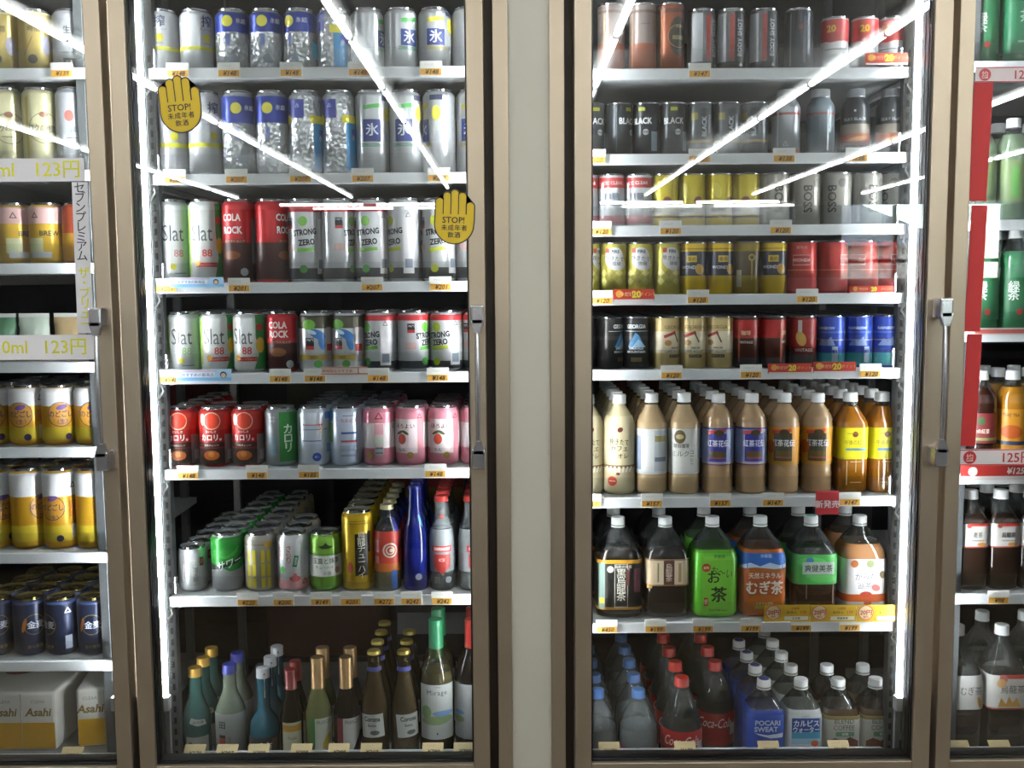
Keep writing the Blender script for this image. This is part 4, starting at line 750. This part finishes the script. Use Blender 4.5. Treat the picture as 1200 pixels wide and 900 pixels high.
# ---------------------------------------------------------------- stocking the shelves: (design, px, turn, depth)
HD, CD, BD, RD = 'hand-sticker', 'coffee', 'banner', 'red-tape'
row(HD, 'top', SHZ['B1'], 45, [('lemonsilver', 191, -8, 1), ('lemonsilver', 231, 38, 1), ('bluetop', 274, 4, 1), ('bluetop', 313, 8, 1), ('bluetop', 352, -18, 1), ('cyanband', 391, -20, 1), ('hyogreen', 430, 70, 1), ('hyogreen', 469, 30, 1), ('hyoyellow', 509, 4, 1), ('hyoyellow', 549, 40, 1)])
row(HD, 'second', SHZ['B2'], 155, [('lemonsilver5', 202, 10, 1), ('lemonsilver5', 242, 32, 1), ('bluetop5', 281, 14, 1), ('bluetop5', 320, 6, 1), ('cyanband5', 358, 10, 1), ('cyanband5', 397, 6, 1), ('hyogreen5', 437, -2, 1), ('hyogreen5', 476, -8, 1), ('hyoyellow5', 513, -70, 1), ('hyoyellow5', 552, -10, 1)])
row(HD, 'third', SHZ['B3'], 280, [('slatg5', 204, 8, 2), ('slat5', 243, -8, 2), ('cola5', 282, -16, 2), ('cola5', 321, 60, 2), ('zerog5', 356, 0, 2), ('zerog5', 394, 62, 2), ('zerog5', 432, -14, 2), ('zeroy5', 473, -48, 2), ('zeroy5', 514, -8, 2), ('zeroy5', 553, 30, 2)])
row(HD, 'fourth', SHZ['B4'], 400, [('slatg', 217, -4, 5), ('slat', 256, -4, 4), ('slat', 296, -22, 4), ('cola', 333, -8, 1), ('splash', 371, -6, 2), ('splash', 408, -22, 2), ('zerog', 444, -46, 3), ('zerog', 484, 50, 5), ('zeroy', 521, -30, 6), ('zeroy', 558, 4, 5)])
row(HD, 'fifth', SHZ['B5'], 510, [('carored', 214, -4, 5), ('carored', 253, -4, 2), ('carored', 291, -4, 2), ('carogreen', 331, 0, 1), ('calpis', 369, 4, 5), ('calpisb', 406, 0, 5), ('horoback', 445, 0, 5), ('horoyoi', 482, -18, 2), ('horoyoi', 518, -4, 4), ('horoyoi', 556, 40, 5)])
row(HD, 'sixth', SHZ['B6'], 660, [('small', 226, 0, 6), ('sour', 267, 0, 7), ('stripe', 306, -4, 7), ('sarari', 344, 0, 3), ('gyokuro', 382, 0, 1), ('oolonggold', 420, 2, 6), ('cooler', 454, 0, 5), ('bluebottle', 487, 0, 4), ('smirnoff', 518, 0, 5), ('smirnoff', 552, 30, 4)])
row(HD, 'bottom', SHZ['B7'], 850, [('sakegreen', 231, 0, 3), ('sakeclear', 271, 0, 2), ('sakeblue', 310, 0, 3), ('smallwine', 342, 0, 2), ('winewhite', 374, 0, 2), ('winered', 407, 0, 2), ('corona', 440, -14, 4), ('corona', 475, 16, 3), ('mirage', 512, 0, 2), ('miragered', 554, -30, 2)])
CC = dict(oname='coffee_can')
row(CD, 'top', SHZ['C1'], 45, [('copperplain', 716, 10, 1), ('copperplain', 753, -10, 1), ('copper', 786, 10, 1), ('bodyshot', 822, 26, 1), ('bodyshot', 857, 0, 1), ('bodyshot', 895, 0, 1), ('darkplain', 936, 0, 1), ('redwhite', 978, -6, 1), ('redwhite', 1013, 10, 1), ('redwhite', 1046, -20, 1)], **CC)
row(CD, 'second', SHZ['C2'], 145, [('black', 696, 20, 1), ('black', 726, 46, 1), ('black', 757, -18, 1), ('black', 788, 4, 1), ('dotblack', 820, 0, 1), ('dotblack', 851, 0, 1), ('dotblack', 884, -20, 1)], **CC)
row(CD, 'third', SHZ['C3'], 230, [('clear', 694, 0, 2), ('clear', 723, 0, 2), ('clear', 754, -10, 2), ('yellowgold', 785, -30, 2), ('yellowgold', 815, -12, 2), ('yellowgold', 845, 14, 2), ('yellowgold', 874, -40, 2), ('boss', 907, 6, 2), ('boss', 940, 0, 2), ('boss', 973, -24, 2), ('boss', 1006, 14, 2), ('boss', 1040, -60, 2)], **CC)
row(CD, 'fourth', SHZ['C4'], 320, [('fire', 694, 60, 3), ('fire', 723, -4, 3), ('fire', 754, -6, 3), ('fire', 785, 14, 3), ('wonda', 814, -8, 3), ('wonda', 844, 14, 3), ('wondadark', 873, 0, 3), ('wonda', 902, 0, 3), ('wondared', 938, 4, 3), ('wondared', 973, 70, 3), ('wondared', 1007, -20, 3), ('wondared', 1040, 30, 3)], **CC)
row(CD, 'fifth', SHZ['C5'], 405, [('geoblack', 686, -60, 8), ('geoblack', 713, 60, 8), ('geoblack', 745, 0, 8), ('aulait', 783, 34, 8), ('aulait', 812, 4, 8), ('aulait', 842, -14, 8), ('vintage', 874, 0, 8), ('vintage', 904, 70, 7), ('vintagebean', 941, 0, 7), ('blueboss', 974, -30, 8), ('blueboss', 1006, -10, 8), ('blueboss', 1037, 4, 8)], **CC)
# aluminium bottle cans at the end of the second coffee shelf
def bcan(nm, desc, col, items, cap):
    bottle(nm, [(24, 0), (28, 4), (28, 92), (27, 98), (19, 112), (18, 116)], desc, (19, 114, 131, cap, 'metal'), [(0, 116, col, 'can')], items, catname='bottle_can')
bcan('bcgrey', 'pale bottle-shaped coffee can with grey cap', '#a9adb2', [('W', .68, .72, '#a8544c'), ('W', .04, .1, '#b06a54'), ('T', 0, .2, 13, '△', '#d8dadc', B_), ('R', -16, .45, 3, 70, '#d8dce0')], '#b4b6ba')
bcan('bcmid', 'steel bottle-shaped coffee can with grey cap', '#76828a', [('W', .68, .72, '#8a4a44'), ('R', 16, .42, 4, 80, '#e0e6ea'), ('R', -8, .4, 12, 60, '#5a6a74')], '#b4b6ba')
bcan('bcdark', 'black bottle-shaped coffee can with orange swoosh', '#26292c', [('T', 0, .6, 8, 'SILKY BLACK', '#c4c8cc', dict(bold=.01)), ('W', .36, .52, '#8d8678'), ('W', .16, .36, '#b0562c'), ('E', 6, .26, 22, 5, '#d8954c', 8), ('W', .16, .24, '#7a4650'), ('T', 0, .74, 6, '●', '#d8dadc')], '#8f9294')
row(CD, 'second', SHZ['C2'], 145, [('bcgrey', 921, 0, 1), ('bcmid', 961, 0, 1), ('bcdark', 1002, 0, 1), ('bcdark', 1043, 10, 1)], start=7)
row(CD, 'sixth', SHZ['C6'], 530, [('cafeole', 689, 10, 6), ('cafeole', 725, 0, 6), ('milkcoffeeb', 763, 0, 6), ('milkcoffee', 801, 0, 5), ('bluetea', 841, -6, 5), ('bluetea', 880, 6, 5), ('orangetea', 918, -8, 5), ('orangetea', 957, -4, 5), ('lemontea', 995, 0, 6), ('lemontea', 1032, 0, 6)])
row(CD, 'seventh', SHZ['C7'], 670, [('blackoolong', 724, 0, 3), ('oolongtwo', 779, 0, 3), ('ryokucha', 834, 0, 2), ('mugicha', 890, 0, 2), ('sokenbicha', 949, 0, 2), ('karada', 1006, 0, 2)])
row(CD, 'bottom', SHZ['C8'], 850, [('water', 700, 0, 5), ('water', 748, 0, 5), ('cokebottle', 800, 0, 5), ('cokebottle', 852, 0, 4, .09), ('pocari', 895, 0, 4), ('calpisw', 938, 0, 5), ('blend', 979, 0, 2), ('blend', 1019, 0, 2)])
row(BD, 'top', SHZ['A1'], 45, [('goldbeer', -34, 0, 1), ('goldbeer', 4, 0, 1), ('goldbeer', 41, 6, 1), ('silverbeer', 80, 0, 1)])
row(BD, 'second', SHZ['A2'], 150, [('koku', -30, 0, 1), ('koku', 8, 0, 1), ('koku', 47, 4, 1), ('kokusilver', 86, 0, 1)])
row(BD, 'third', SHZ['A3'], 270, [('pinkbeer', -24, 30, 2), ('pinkbeer', 16, 0, 2), ('pinkbeer', 55, -40, 2), ('redbeer', 93, 0, 2)])
row(BD, 'fifth', SHZ['A5'], 490, [('nodo', -8, 0, 4), ('nodo', 31, -24, 4), ('nodo', 70, 6, 4), ('nodo', 107, 0, 4)])
row(BD, 'sixth', SHZ['A6'], 600, [('nodo5', -6, 30, 3), ('nodo5', 33, 50, 3), ('nodo5', 71, -30, 3), ('nodo5', 109, 60, 3)])
row(BD, 'seventh', SHZ['A7'], 735, [('mugi', -2, 0, 4), ('mugi', 36, 14, 4), ('mugi', 73, -60, 4), ('mugi', 111, -10, 4)])
row(RD, 'top', SHZ['D1'], 40, [('greentea', 1150, 0, 1), ('greencan', 1192, 0, 1), ('greencan', 1236, 0, 1)])
row(RD, 'second', SHZ['D2'], 190, [('palegreen', 1148, 0, 2), ('palegreen', 1186, 0, 2), ('palegreen', 1224, 0, 2)])
row(RD, 'third', SHZ['D3'], 345, [('greentea', 1152, 0, 3), ('greentea', 1188, 0, 3), ('greentea', 1224, 0, 3)])
row(RD, 'fourth', SHZ['D4'], 480, [('darktea', 1150, 0, 3), ('teastea', 1185, 0, 3), ('teastea', 1222, 0, 3)])
row(RD, 'fifth', SHZ['D5'], 640, [('mugi5', 1136, 0, 4), ('oolong', 1170, 0, 4), ('oolong', 1206, 0, 4)])
row(RD, 'bottom', SHZ['D6'], 790, [('mugibig', 1120, 0, 2), ('oolongbig', 1172, 0, 2), ('oolongbig', 1224, 0, 2)])

# ---------------------------------------------------------------- price tags and cards
q = MB(); q.box(-.022, .022, 0, .0015, -.014, .014, mat('#dcdcd6', 'paper'), .0006); TAGM = q.mesh('tag_card')
q = MB(); q.box(-.022, .022, 0, .0015, -.014, .014, mat('#cdb988', 'paper'), .0006); TAGT = q.mesh('tag_card')
q = MB(); q.box(-.020, .020, -.0006, -.0001, -.0125, -.0005, mat('#dda23a', 'paper')); STRIPM = q.mesh('price_strip')
PR = {}
def price(p):
    if p not in PR:
        q = MB(); flat_text(q, '¥' + p, .002, -.0009, -.0065, .0125, mat('#2a2014', 'ink'), bold=.02, italic=.25)
        flat_text(q, 'ドリンク', -.004, -.0004, .0075, .0045, mat('#8a8a8a', 'ink')); PR[p] = q.mesh('price_text')
    return PR[p]
TAGN = {}
def tags(door, rowname, key, items, Y=.0712, dz=-.004, tilt=0, zlip=None):
    for i, (px, p) in enumerate(items):
        py = 450; z = (zlip if zlip is not None else SHZ[key]) + dz
        d0 = at(px, 450, Y)
        # pixel column at the height of the tag
        for _ in range(3):
            v = RM.to_3x3().inverted() @ (Vector((d0.x, Y, z)) - EYE); py = 450 - F * v.y / -v.z; d0 = at(px, py, Y)
        o = link('price_tag', TAGT if tilt else TAGM, None, (d0.x, Y, z)); o.rotation_euler = (R(-tilt), 0, 0)
        tag(o, '%s price tag, %s along the %s shelf edge, %s door' % ('tan' if tilt else 'white and orange', ORD[i], rowname, door), 'price tag', 'price tags on the shelf edges')
        (None if tilt else link('price_strip', STRIPM, o)); link('price_text', price(p), o)
tags(HD, 'top', 'B1', [(208, '148'), (268, '148'), (341, '148'), (421, '148'), (505, '148')])
tags(HD, 'second', 'B2', [(205, '207'), (277, '207'), (352, '207'), (425, '207'), (514, '207')])
tags(HD, 'third', 'B3', [(194, '201'), (280, '201'), (436, '207'), (516, '201')])
tags(HD, 'fourth', 'B4', [(199, '148'), (328, '148'), (369, '148'), (443, '148'), (513, '148')])
tags(HD, 'fifth', 'B5', [(220, '148'), (301, '148'), (362, '185'), (510, '148')])
tags(HD, 'sixth', 'B6', [(290, '220'), (332, '200'), (376, '149'), (411, '201'), (450, '272'), (482, '242'), (518, '242')])
ZL = {k: SHZ[k] + d for k, d in (('B7', .036), ('C8', .117), ('A8', .004), ('D6', .06))}
tags(HD, 'bottom', 'B7', [(228, '278'), (266, '297'), (303, '388'), (353, '298'), (397, '298'), (435, '260'), (507, '780'), (544, '780')], .0712, .006, 52, ZL['B7'])
tags(CD, 'top', 'C1', [(820, '147')])
tags(CD, 'second', 'C2', [(697, '120'), (820, '120'), (919, '138'), (1004, '138')])
tags(CD, 'third', 'C3', [(704, '120'), (786, '120'), (915, '120')])
tags(CD, 'fourth', 'C4', [(705, '120'), (818, '120'), (946, '120')])
tags(CD, 'fifth', 'C5', [(787, '120'), (880, '120'), (1020, '120')])
tags(CD, 'sixth', 'C6', [(692, '157'), (764, '157'), (844, '157'), (906, '147'), (996, '147')])
tags(CD, 'seventh', 'C7', [(711, '450'), (768, '199'), (824, '199'), (880, '199'), (939, '199'), (996, '199')])
tags(CD, 'bottom', 'C8', [(714, '178'), (803, '178'), (901, '198'), (983, '198')], .0712, .006, 52, ZL['C8'])
tags(BD, 'top', 'A1', [(72, '139')])
tags(BD, 'bottom', 'A8', [(84, '798')], .0712, .006, 52, ZL['A8'])
tags(RD, 'fifth', 'D5', [(1170, '98')])
tags(RD, 'bottom', 'D6', [(1124, '178'), (1172, '178')], .0712, .006, 52, ZL['D6'])

def card(name, x0, y0, x1, y1, Y, base, items, label, cat, kind='paper', rot=0, thick=.001):
    """flat printed card covering a pixel box on plane Y; items in fractions of the card"""
    c = at((x0 + x1) / 2, (y0 + y1) / 2, Y); w = at(x1, (y0 + y1) / 2, Y).x - at(x0, (y0 + y1) / 2, Y).x; h = at((x0 + x1) / 2, y0, Y).z - at((x0 + x1) / 2, y1, Y).z
    q = MB(); q.box(-w / 2, w / 2, 0, thick, -h / 2, h / 2, mat(base, kind)); o = q.obj(name, None, tuple(c)); o.rotation_euler[1] = R(rot)
    tag(o, label, cat)
    q = MB()
    for li, it in enumerate(items):
        y = -.0003 - .0002 * li
        if it[0] == 'R':
            _, u, v, a, b, col = it; q.box((u - a / 2) * w, (u + a / 2) * w, y, y + .0001, (v - b / 2) * h, (v + b / 2) * h, mat(col, 'ink'))
        elif it[0] == 'C':
            _, u, v, r, col = it; n = 24; q.add([(u * w + r * h * math.cos(2 * math.pi * k / n), y, v * h + r * h * math.sin(2 * math.pi * k / n)) for k in range(n)], [tuple(range(n))], mat(col, 'ink'))
        elif it[0] == 'T':
            _, u, v, s_, body, col = it[:6]; kw = it[6] if len(it) > 6 else {}; flat_text(q, body, u * w, y, v * h, s_ * h, mat(col, 'ink'), **kw)
    if items: q.obj('printed_label', o)
    return o
RED20 = [('T', .06, .08, .75, '20', '#d8d23a', dict(bold=.05)), ('C', -.36, .12, .3, '#d8a03a'), ('T', -.18, .1, .4, '今だけ', '#e6c08a', B_), ('T', .33, .1, .36, 'ポイント', '#d89a5a', B_), ('R', 0, -.42, .98, .16, '#d2cfcb')]
for i, (x0, y0, x1, y1, wh) in enumerate(((1014, 62, 1064, 76, 'at the end of the top coffee shelf'), (719, 339, 767, 353, 'under the gold coffee cans'), (995, 335, 1047, 344, 'under the red cans with name box'), (900, 426, 951, 438, 'under the dark red coffee cans'), (953, 424, 1003, 437, 'under the blue coffee cans'))):
    card('promo_card', x0, y0, x1, y1, .0695, '#b9301f', RED20, 'red card with yellow twenty, %s' % wh, 'promo card')
Y20 = [('C', -.3, .05, .44, '#c23a34'), ('C', -.3, .05, .4, '#e0cfa8'), ('T', -.3, .06, .36, '20円', '#b5302c', dict(bold=.04, sx=1) if False else dict(bold=.04)), ('T', -.3, -.2, .16, '割引', '#b5302c', B_), ('T', .18, .3, .16, 'お買得', '#8a4a1c', B_), ('T', .1, .06, .2, '¥199→', '#5a4418', B_), ('T', .36, .06, .26, '179', '#b5482c', B_), ('R', .2, -.28, .52, .22, '#e6dfc8')]
for k, nm in enumerate(('むぎ茶', '爽健美茶', 'からだ巡茶')):
    card('promo_card', 895.5 + k * 54.2, 709, 949 + k * 54.2, 728.5, .0675, '#d1a816', Y20 + [('T', .2, -.28, .16, nm, '#3a3020', B_)], 'yellow twenty-yen discount card, %s of three in the row under big tea bottles' % ORD[k], 'promo card')
card('promo_card', 956, 575, 983, 603, .0675, '#b01f24', [('T', 0, -.06, .34, '新発売', '#e6dcdc', dict(bold=.03)), ('R', 0, .46, .9, .06, '#c9474a')], 'small red square card with white characters hanging from bottle shelf', 'promo card')
BLUE = [('R', 0, -.3, 1, .25, '#7fb2dc'), ('R', -.1, .05, .6, .4, '#e4ebf2'), ('T', -.1, .05, .34, 'おすすめの新商品', '#5a6a9a', B_), ('C', .36, .05, .28, '#3a332e'), ('C', .36, 0, .2, '#d8b89c'), ('R', -.1, .38, .7, .12, '#d8a8b0')]
card('promo_strip', 199, 325, 262, 337, .069, '#a9cce8', BLUE, 'pale blue promo strip with small face, third shelf, hand-sticker door', 'promo card')
card('promo_strip', 206, 433, 271, 447, .069, '#a9cce8', BLUE, 'pale blue promo strip with small face, fourth shelf, hand-sticker door', 'promo card')
card('promo_strip', 376, 430, 431, 439, .069, '#d9d2c8', [('R', 0, .4, 1, .12, '#c9603a'), ('R', 0, -.4, 1, .12, '#c9603a'), ('T', -.15, 0, .5, '期間限定おすすめ', '#a8643c', B_), ('R', .3, 0, .02, .9, '#b0503a')], 'white promo strip with orange border under splash cans', 'promo card')

# ---------------------------------------------------------------- banners, tape and stickers on the glass
YG = -.0085
YEL = '#cdc823'
card('price_banner', -115, 186, 99, 213, YG, '#d4d2d4', [('T', .04, .02, .85, '0ml', YEL, dict(bold=.012)), ('T', .355, .02, .85, '123円', YEL, dict(bold=.012))], 'white banner with yellow price above the vertical strip, banner door', 'banner')
card('price_banner', -115, 393, 115, 422, YG, '#d6d5d6', [('T', .075, .02, .72, '0ml', YEL, dict(bold=.012)), ('T', .335, .02, .74, '123円', YEL, dict(bold=.012))], 'white banner with yellow price below the vertical strip, banner door', 'banner')
o = card('price_banner', 87.5, 214, 106, 391, YG, '#cfced1', [('T', 0, .24, .078, 'セブンプレミアム', '#2c2c2e', dict(vert=True, bold=.01)), ('T', .06, -.25, .083, 'ザ・ブリュー', YEL, dict(vert=True, bold=.015))], 'narrow white vertical strip with black and yellow characters, banner door', 'banner', rot=.4)
def tape(x0, y0, x1, y1, label): 
    o = card('red_tape', x0, y0, x1, y1, YG, '#a81d1c', [], label, 'tape', rot=1.4)
tape(1137.5, 96, 1160, 236, 'long red tape strip topmost on the red-tape door')
tape(1134.5, 241, 1153, 389, 'long red tape strip in the middle of the red-tape door')
tape(1129.5, 392, 1147, 523, 'long red tape strip lowest on the red-tape door')
E125 = lambda t, u: [('R', 0, .46, 1, .06, '#a82a2c'), ('R', 0, -.46, 1, .06, '#a82a2c'), ('C', -.43, 0, .4, '#a82a2c'), ('T', -.43, 0, .46, '均\n一', '#e4d4d4', dict(line=.5)), ('T', u, 0, .8, t, '#a82a2c', dict(bold=.015))]
card('price_banner', 1143, 78, 1303, 96, YG - .001, '#cfc4c4', E125('125円ドリンク', .06), 'white and red drink price banner above the topmost red tape', 'banner')
card('price_banner', 1124, 526, 1300, 545, YG - .001, '#d2cccb', E125('125円ドリンク', .06), 'white and red drink price banner below the lowest red tape', 'banner')
card('price_rail', 1126, 545, 1300, 561, .068, '#b32a24', [('T', -.13, .1, .62, '¥125', '#e8d8d0', dict(bold=.03, italic=.2)), ('C', -.42, .05, .34, '#d8c0b8'), ('R', 0, -.38, 1, .2, '#d0ccc8')], 'red price rail along fourth shelf of red-tape door', 'price rail')
card('price_rail', 1134, 384, 1300, 392, .068, '#c0b4b0', [('R', -.2, 0, .5, .6, '#b0524a')], 'pale price rail along third shelf of red-tape door', 'price rail')

def hand(px, py, sc, rot, label, YG=YG):
    """yellow hand sticker: four fingers up, thumb to the side, rounded palm"""
    c = at(px, py, YG); o = empty('hand_sticker', tuple(c)); o.rotation_euler[1] = R(rot); tag(o, label, 'sticker', 'hand stickers on the glass')
    s = sc / 600.0
    def outline(g):
        P = []
        def arc(cx, cz, r, a0, a1, n=8):
            for k in range(n + 1):
                a = R(a0 + (a1 - a0) * k / n); P.append(((cx + r * math.cos(a)) * s, (cz + r * math.sin(a)) * s))
        r = 4.6 + g
        xs = [(-17.2, 20), (-8.1, 27), (1.2, 30), (10.4, 27)]
        P.append(((-17.2 - r) * s, 0))
        for i, (x, z) in enumerate(xs):
            arc(x, z - 4.6, r, 180, 0)
            if i < 3: P.append(((x + 4.6) * s, (min(z, xs[i + 1][1]) - 6) * s))
        P.append(((10.4 + r) * s, (7 + g) * s)); 
        if g < .5: P.append((15.4 * s, 3 * s))
        arc(20.2, 11, r, 150, 0)
        P.append(((24.8 + g) * s, -6 * s))
        arc(1, -11, 23.3 + g, 0, -180, 18)
        return P
    q = MB(); q.prism(outline(1.5), 0, .0006, mat('#171410', 'ink')); q.obj('black_border', o)
    q = MB(); q.prism(outline(0), -.0006, 0, mat('#bda114', 'paper')); q.obj('yellow_face', o)
    q = MB(); bk = mat('#171410', 'ink')
    for x, z1 in ((-12.7, 20), (-3.5, 26), (5.8, 26)): q.box((x - .6) * s, (x + .6) * s, -.0009, -.0006, 1 * s, z1 * s, bk)
    q.box(14.6 * s, 16 * s, -.0009, -.0006, 1 * s, 14 * s, bk); q.obj('finger_lines', o)
    q = MB(); flat_text(q, 'STOP!', 0, -.001, -6 * s, 10.5 * s, bk, bold=.012); flat_text(q, '未成年者', 1 * s, -.001, -15.3 * s, 7.6 * s, bk, bold=.02, spacing=1.15); flat_text(q, '飲酒', 1 * s, -.001, -24 * s, 7.6 * s, bk, bold=.02, spacing=1.15)
    q.obj('warning_text', o)
hand(209.5, 120, .95, -5, 'yellow stop hand sticker near the lamp, upper on the glass')
hand(531.5, 252, .92, 2, 'yellow stop hand sticker beside the handle post, lower on the glass', YF - .0012)

# ---------------------------------------------------------------- cartons and packs
def carton(name, x0, x1, y0, y1, z0, z1, col, label, group=None, bands=(), rz=0, text=None):
    cx, cy = (x0 + x1) / 2, (y0 + y1) / 2
    o = empty(name, (cx, cy, z0)); o.rotation_euler[2] = R(rz); tag(o, label, 'carton', group)
    w, d, h = (x1 - x0) / 2, (y1 - y0) / 2, z1 - z0
    q = MB(); q.box(-w, w, -d, d, 0, h, mat(col, 'paper'), .003); q.obj('box', o)
    q = MB(); q.box(-w * .98, w * .98, -d * .1, d * .1, h, h + .0006, mat('#c9bfa0', 'paper')); q.obj('tape_seam', o)
    q = MB()
    for a, b, c in bands: q.box(-w * .97, w * .97, -d - .0008, -d - .0002, h * a, h * b, mat(c, 'ink'))
    if text: flat_text(q, text[0], 0, -d - .0012, h * text[1], text[2], mat(text[3], 'ink'), bold=.03)
    if q.v: q.obj('printed_label', o)
# stock in the dim store behind the racks
q = MB()
for i, (x, z, w, h, c, b, lab) in enumerate(((-.26, SHZ['B6'], .26, .2, '#8a6a1c', [(.5, .7, '#8a2c1e')], 'yellow and red stock carton deep behind sixth shelf'),
        (-.52, SHZ['B7'], .3, .24, '#3c1210', [(.6, .75, '#5a4a42')], 'dark red stock carton deep behind bottom bottles'), (-.2, SHZ['B7'], .24, .2, '#1c1e2c', [(.3, .6, '#8a8c90')], 'dark stock carton with pale oval panel deep behind wine'),
        (.3, SHZ['C5'], .25, .14, '#7a2c24', [(.3, .5, '#a89a8a')], 'red stock carton deep behind coffee cans'), (.6, SHZ['C6'], .3, .2, '#6a4034', [(.4, .6, '#3a4a7a')], 'brown stock carton deep behind milk tea'), (.34, SHZ['C6'], .2, .2, '#7a2420', [(.4, .6, '#a8a49c')], 'dark red stock carton deep behind latte bottles'),
        (-1.0, SHZ['A5'], .3, .14, '#6a2024', [], 'dark red stock carton deep behind beer cans'), (-.5, SHZ['B5'], .2, .16, '#4a4636', [], 'olive stock carton deep behind red cans'))):
    carton('stock_carton', x - w / 2, x + w / 2, .75, 1.0, z - .01, z - .01 + h, c, lab, 'stock cartons behind the racks', b)
for j, (z, zn) in enumerate(((SHZ['B7'], 'lowest'), (SHZ['B6'], 'second'), (SHZ['B5'], 'third'), (SHZ['C5'], 'upper'), (SHZ['C6'], 'middle'))):
    xa, xb = ((XL + .01, gx(597.5)) if j < 3 else (gx(650), XR_ - .01))
    o = empty('stock_rack', ((xa + xb) / 2, .74, z - .0115)); tag(o, 'dark %s stock rack board %s' % (zn, 'behind hand-sticker door' if j < 3 else 'behind coffee door'), 'rack')
    w = (xb - xa) / 2
    q = MB(); q.box(-w, w, 0, .3, -.02, 0, mat('#2e2f30', 'paint')); q.obj('board', o)
    for s_ in (-1, 1): q = MB(); q.box(s_ * w - .008, s_ * w + .008, 0, .02, -.03, -.02, mat('#2e2f30', 'paint')); q.obj('cleat', o)
# beer multipacks on the bottom deck of the banner door
zA = SHZ['A8'] + .0005
def multipack(px0, px1, label, rz, slant):
    Y = .105; a, b = at(px0, 850, Y).x, at(px1, 850, Y).x
    w, d, h = (b - a) / 2, .1, .126
    vs_ = None; o = empty('beer_multipack', ((a + b) / 2, Y + d + (.02 if slant else 0), zA)); o.rotation_euler[2] = R(rz); tag(o, label, 'multipack', 'paper wrapped beer packs')
    wm, am = mat('#dbd8d0', 'paper'), mat('#c99a2c', 'ink')
    q = MB(); n = 3 if not slant else 2
    pts = []
    q.box(-w, w, -d, d, 0, h, wm, .006); q.obj('wrap', o)
    q = MB(); q.box(-w + .003, w - .003, -d - .001, -d - .0004, .004, h * .48, am); q.obj('amber_print', o)
    q = MB()
    for k in range(n):
        x = -w + (k + .5) * 2 * w / n
        flat_text(q, 'Asahi', x, -d - .0014, h * .66, .024, mat('#8a7234', 'ink'), bold=.03, italic=.2); q.obj('brand_lettering', o); q = MB(); flat_text(q, 'CLEAR', x, -d - .0014, h * .84, .01, mat('#8d8d88', 'ink'))
        q.obj('printed_label', o); q = MB()
    q = MB(); vs = [(-w * .2 + .03 * math.cos(t), .02 + .022 * math.sin(t), h + .0006) for t in [2 * math.pi * k / 20 for k in range(20)]]
    q.add(vs, [tuple(range(20))], mat('#9a4a40', 'ink')); q.obj('top_emblem', o)
    q = MB()
    for k in range(1, n): x = -w + k * 2 * w / n; q.box(x - .0006, x + .0006, -d - .0016, -d, .002, h - .004, mat('#9a968a', 'paper'))
    q.obj('fold_line', o)
multipack(-55, 66, 'white and amber paper-wrapped beer pack, front flush with deck', 0, False)
multipack(78, 142, 'white and amber paper-wrapped beer pack set askew beside cooler post', 9, True)
# soft snack-size pouches between the two banners
def pouch(px, col, col2, txt, label, w=.062, h=.088):
    Y = .14; c = at(px, 390, Y); o = empty('soft_pouch', (c.x, Y, SHZ['A4'] + .001)); tag(o, label, 'pouch', 'pouches behind the lower banner')
    bm = bmesh.new(); n = 12; vs = []
    rr = random.Random(px)
    front, back = [], []
    for j in range(n + 1):
        for i in range(n + 1):
            u, v = i / n * 2 - 1, j / n; t = (1 - u * u) ** .5 * math.sin(math.pi * min(1, v * .9 + .1)) * .02 + .001
            dx = rr.uniform(-.0012, .0012); front.append((u * w / 2 + dx, -t + rr.uniform(-.0015, .0015), v * h)); back.append((u * w / 2 + dx, t, v * h))
    q = MB(); fs = [(j * (n + 1) + i, j * (n + 1) + i + 1, (j + 1) * (n + 1) + i + 1, (j + 1) * (n + 1) + i) for j in range(n) for i in range(n)]
    lo = [f for f in fs if f[0] // (n + 1) < 6]; hi = [f for f in fs if f[0] // (n + 1) >= 6]
    q.add(front, lo, mat(col2, 'plastic'), True); q.add(front, hi, mat(col, 'plastic'), True); q.add(back, [f[::-1] for f in fs], mat(col, 'plastic'), True); q.obj('film', o)
    q = MB(); q.box(-w / 2, w / 2, -.0015, .0015, h, h + .008, mat('#d8d8d4', 'plastic')); q.obj('top_seal', o)
    q = MB(); flat_text(q, txt, 0, -.026, h * .38, .014, mat('#2a2418', 'ink'), bold=.03); q.obj('printed_label', o)
pouch(2, '#5f8a6a', '#b58a2c', 'BEER', 'green and gold soft pouch at the picture edge, banner door')
pouch(41, '#b9c4b4', '#b9a02c', 'BEAN', 'pale green and yellow soft pouch in the middle, banner door')
pouch(82, '#a08a66', '#b0713a', 'NUTS', 'brown soft pouch beside the vertical strip, banner door')
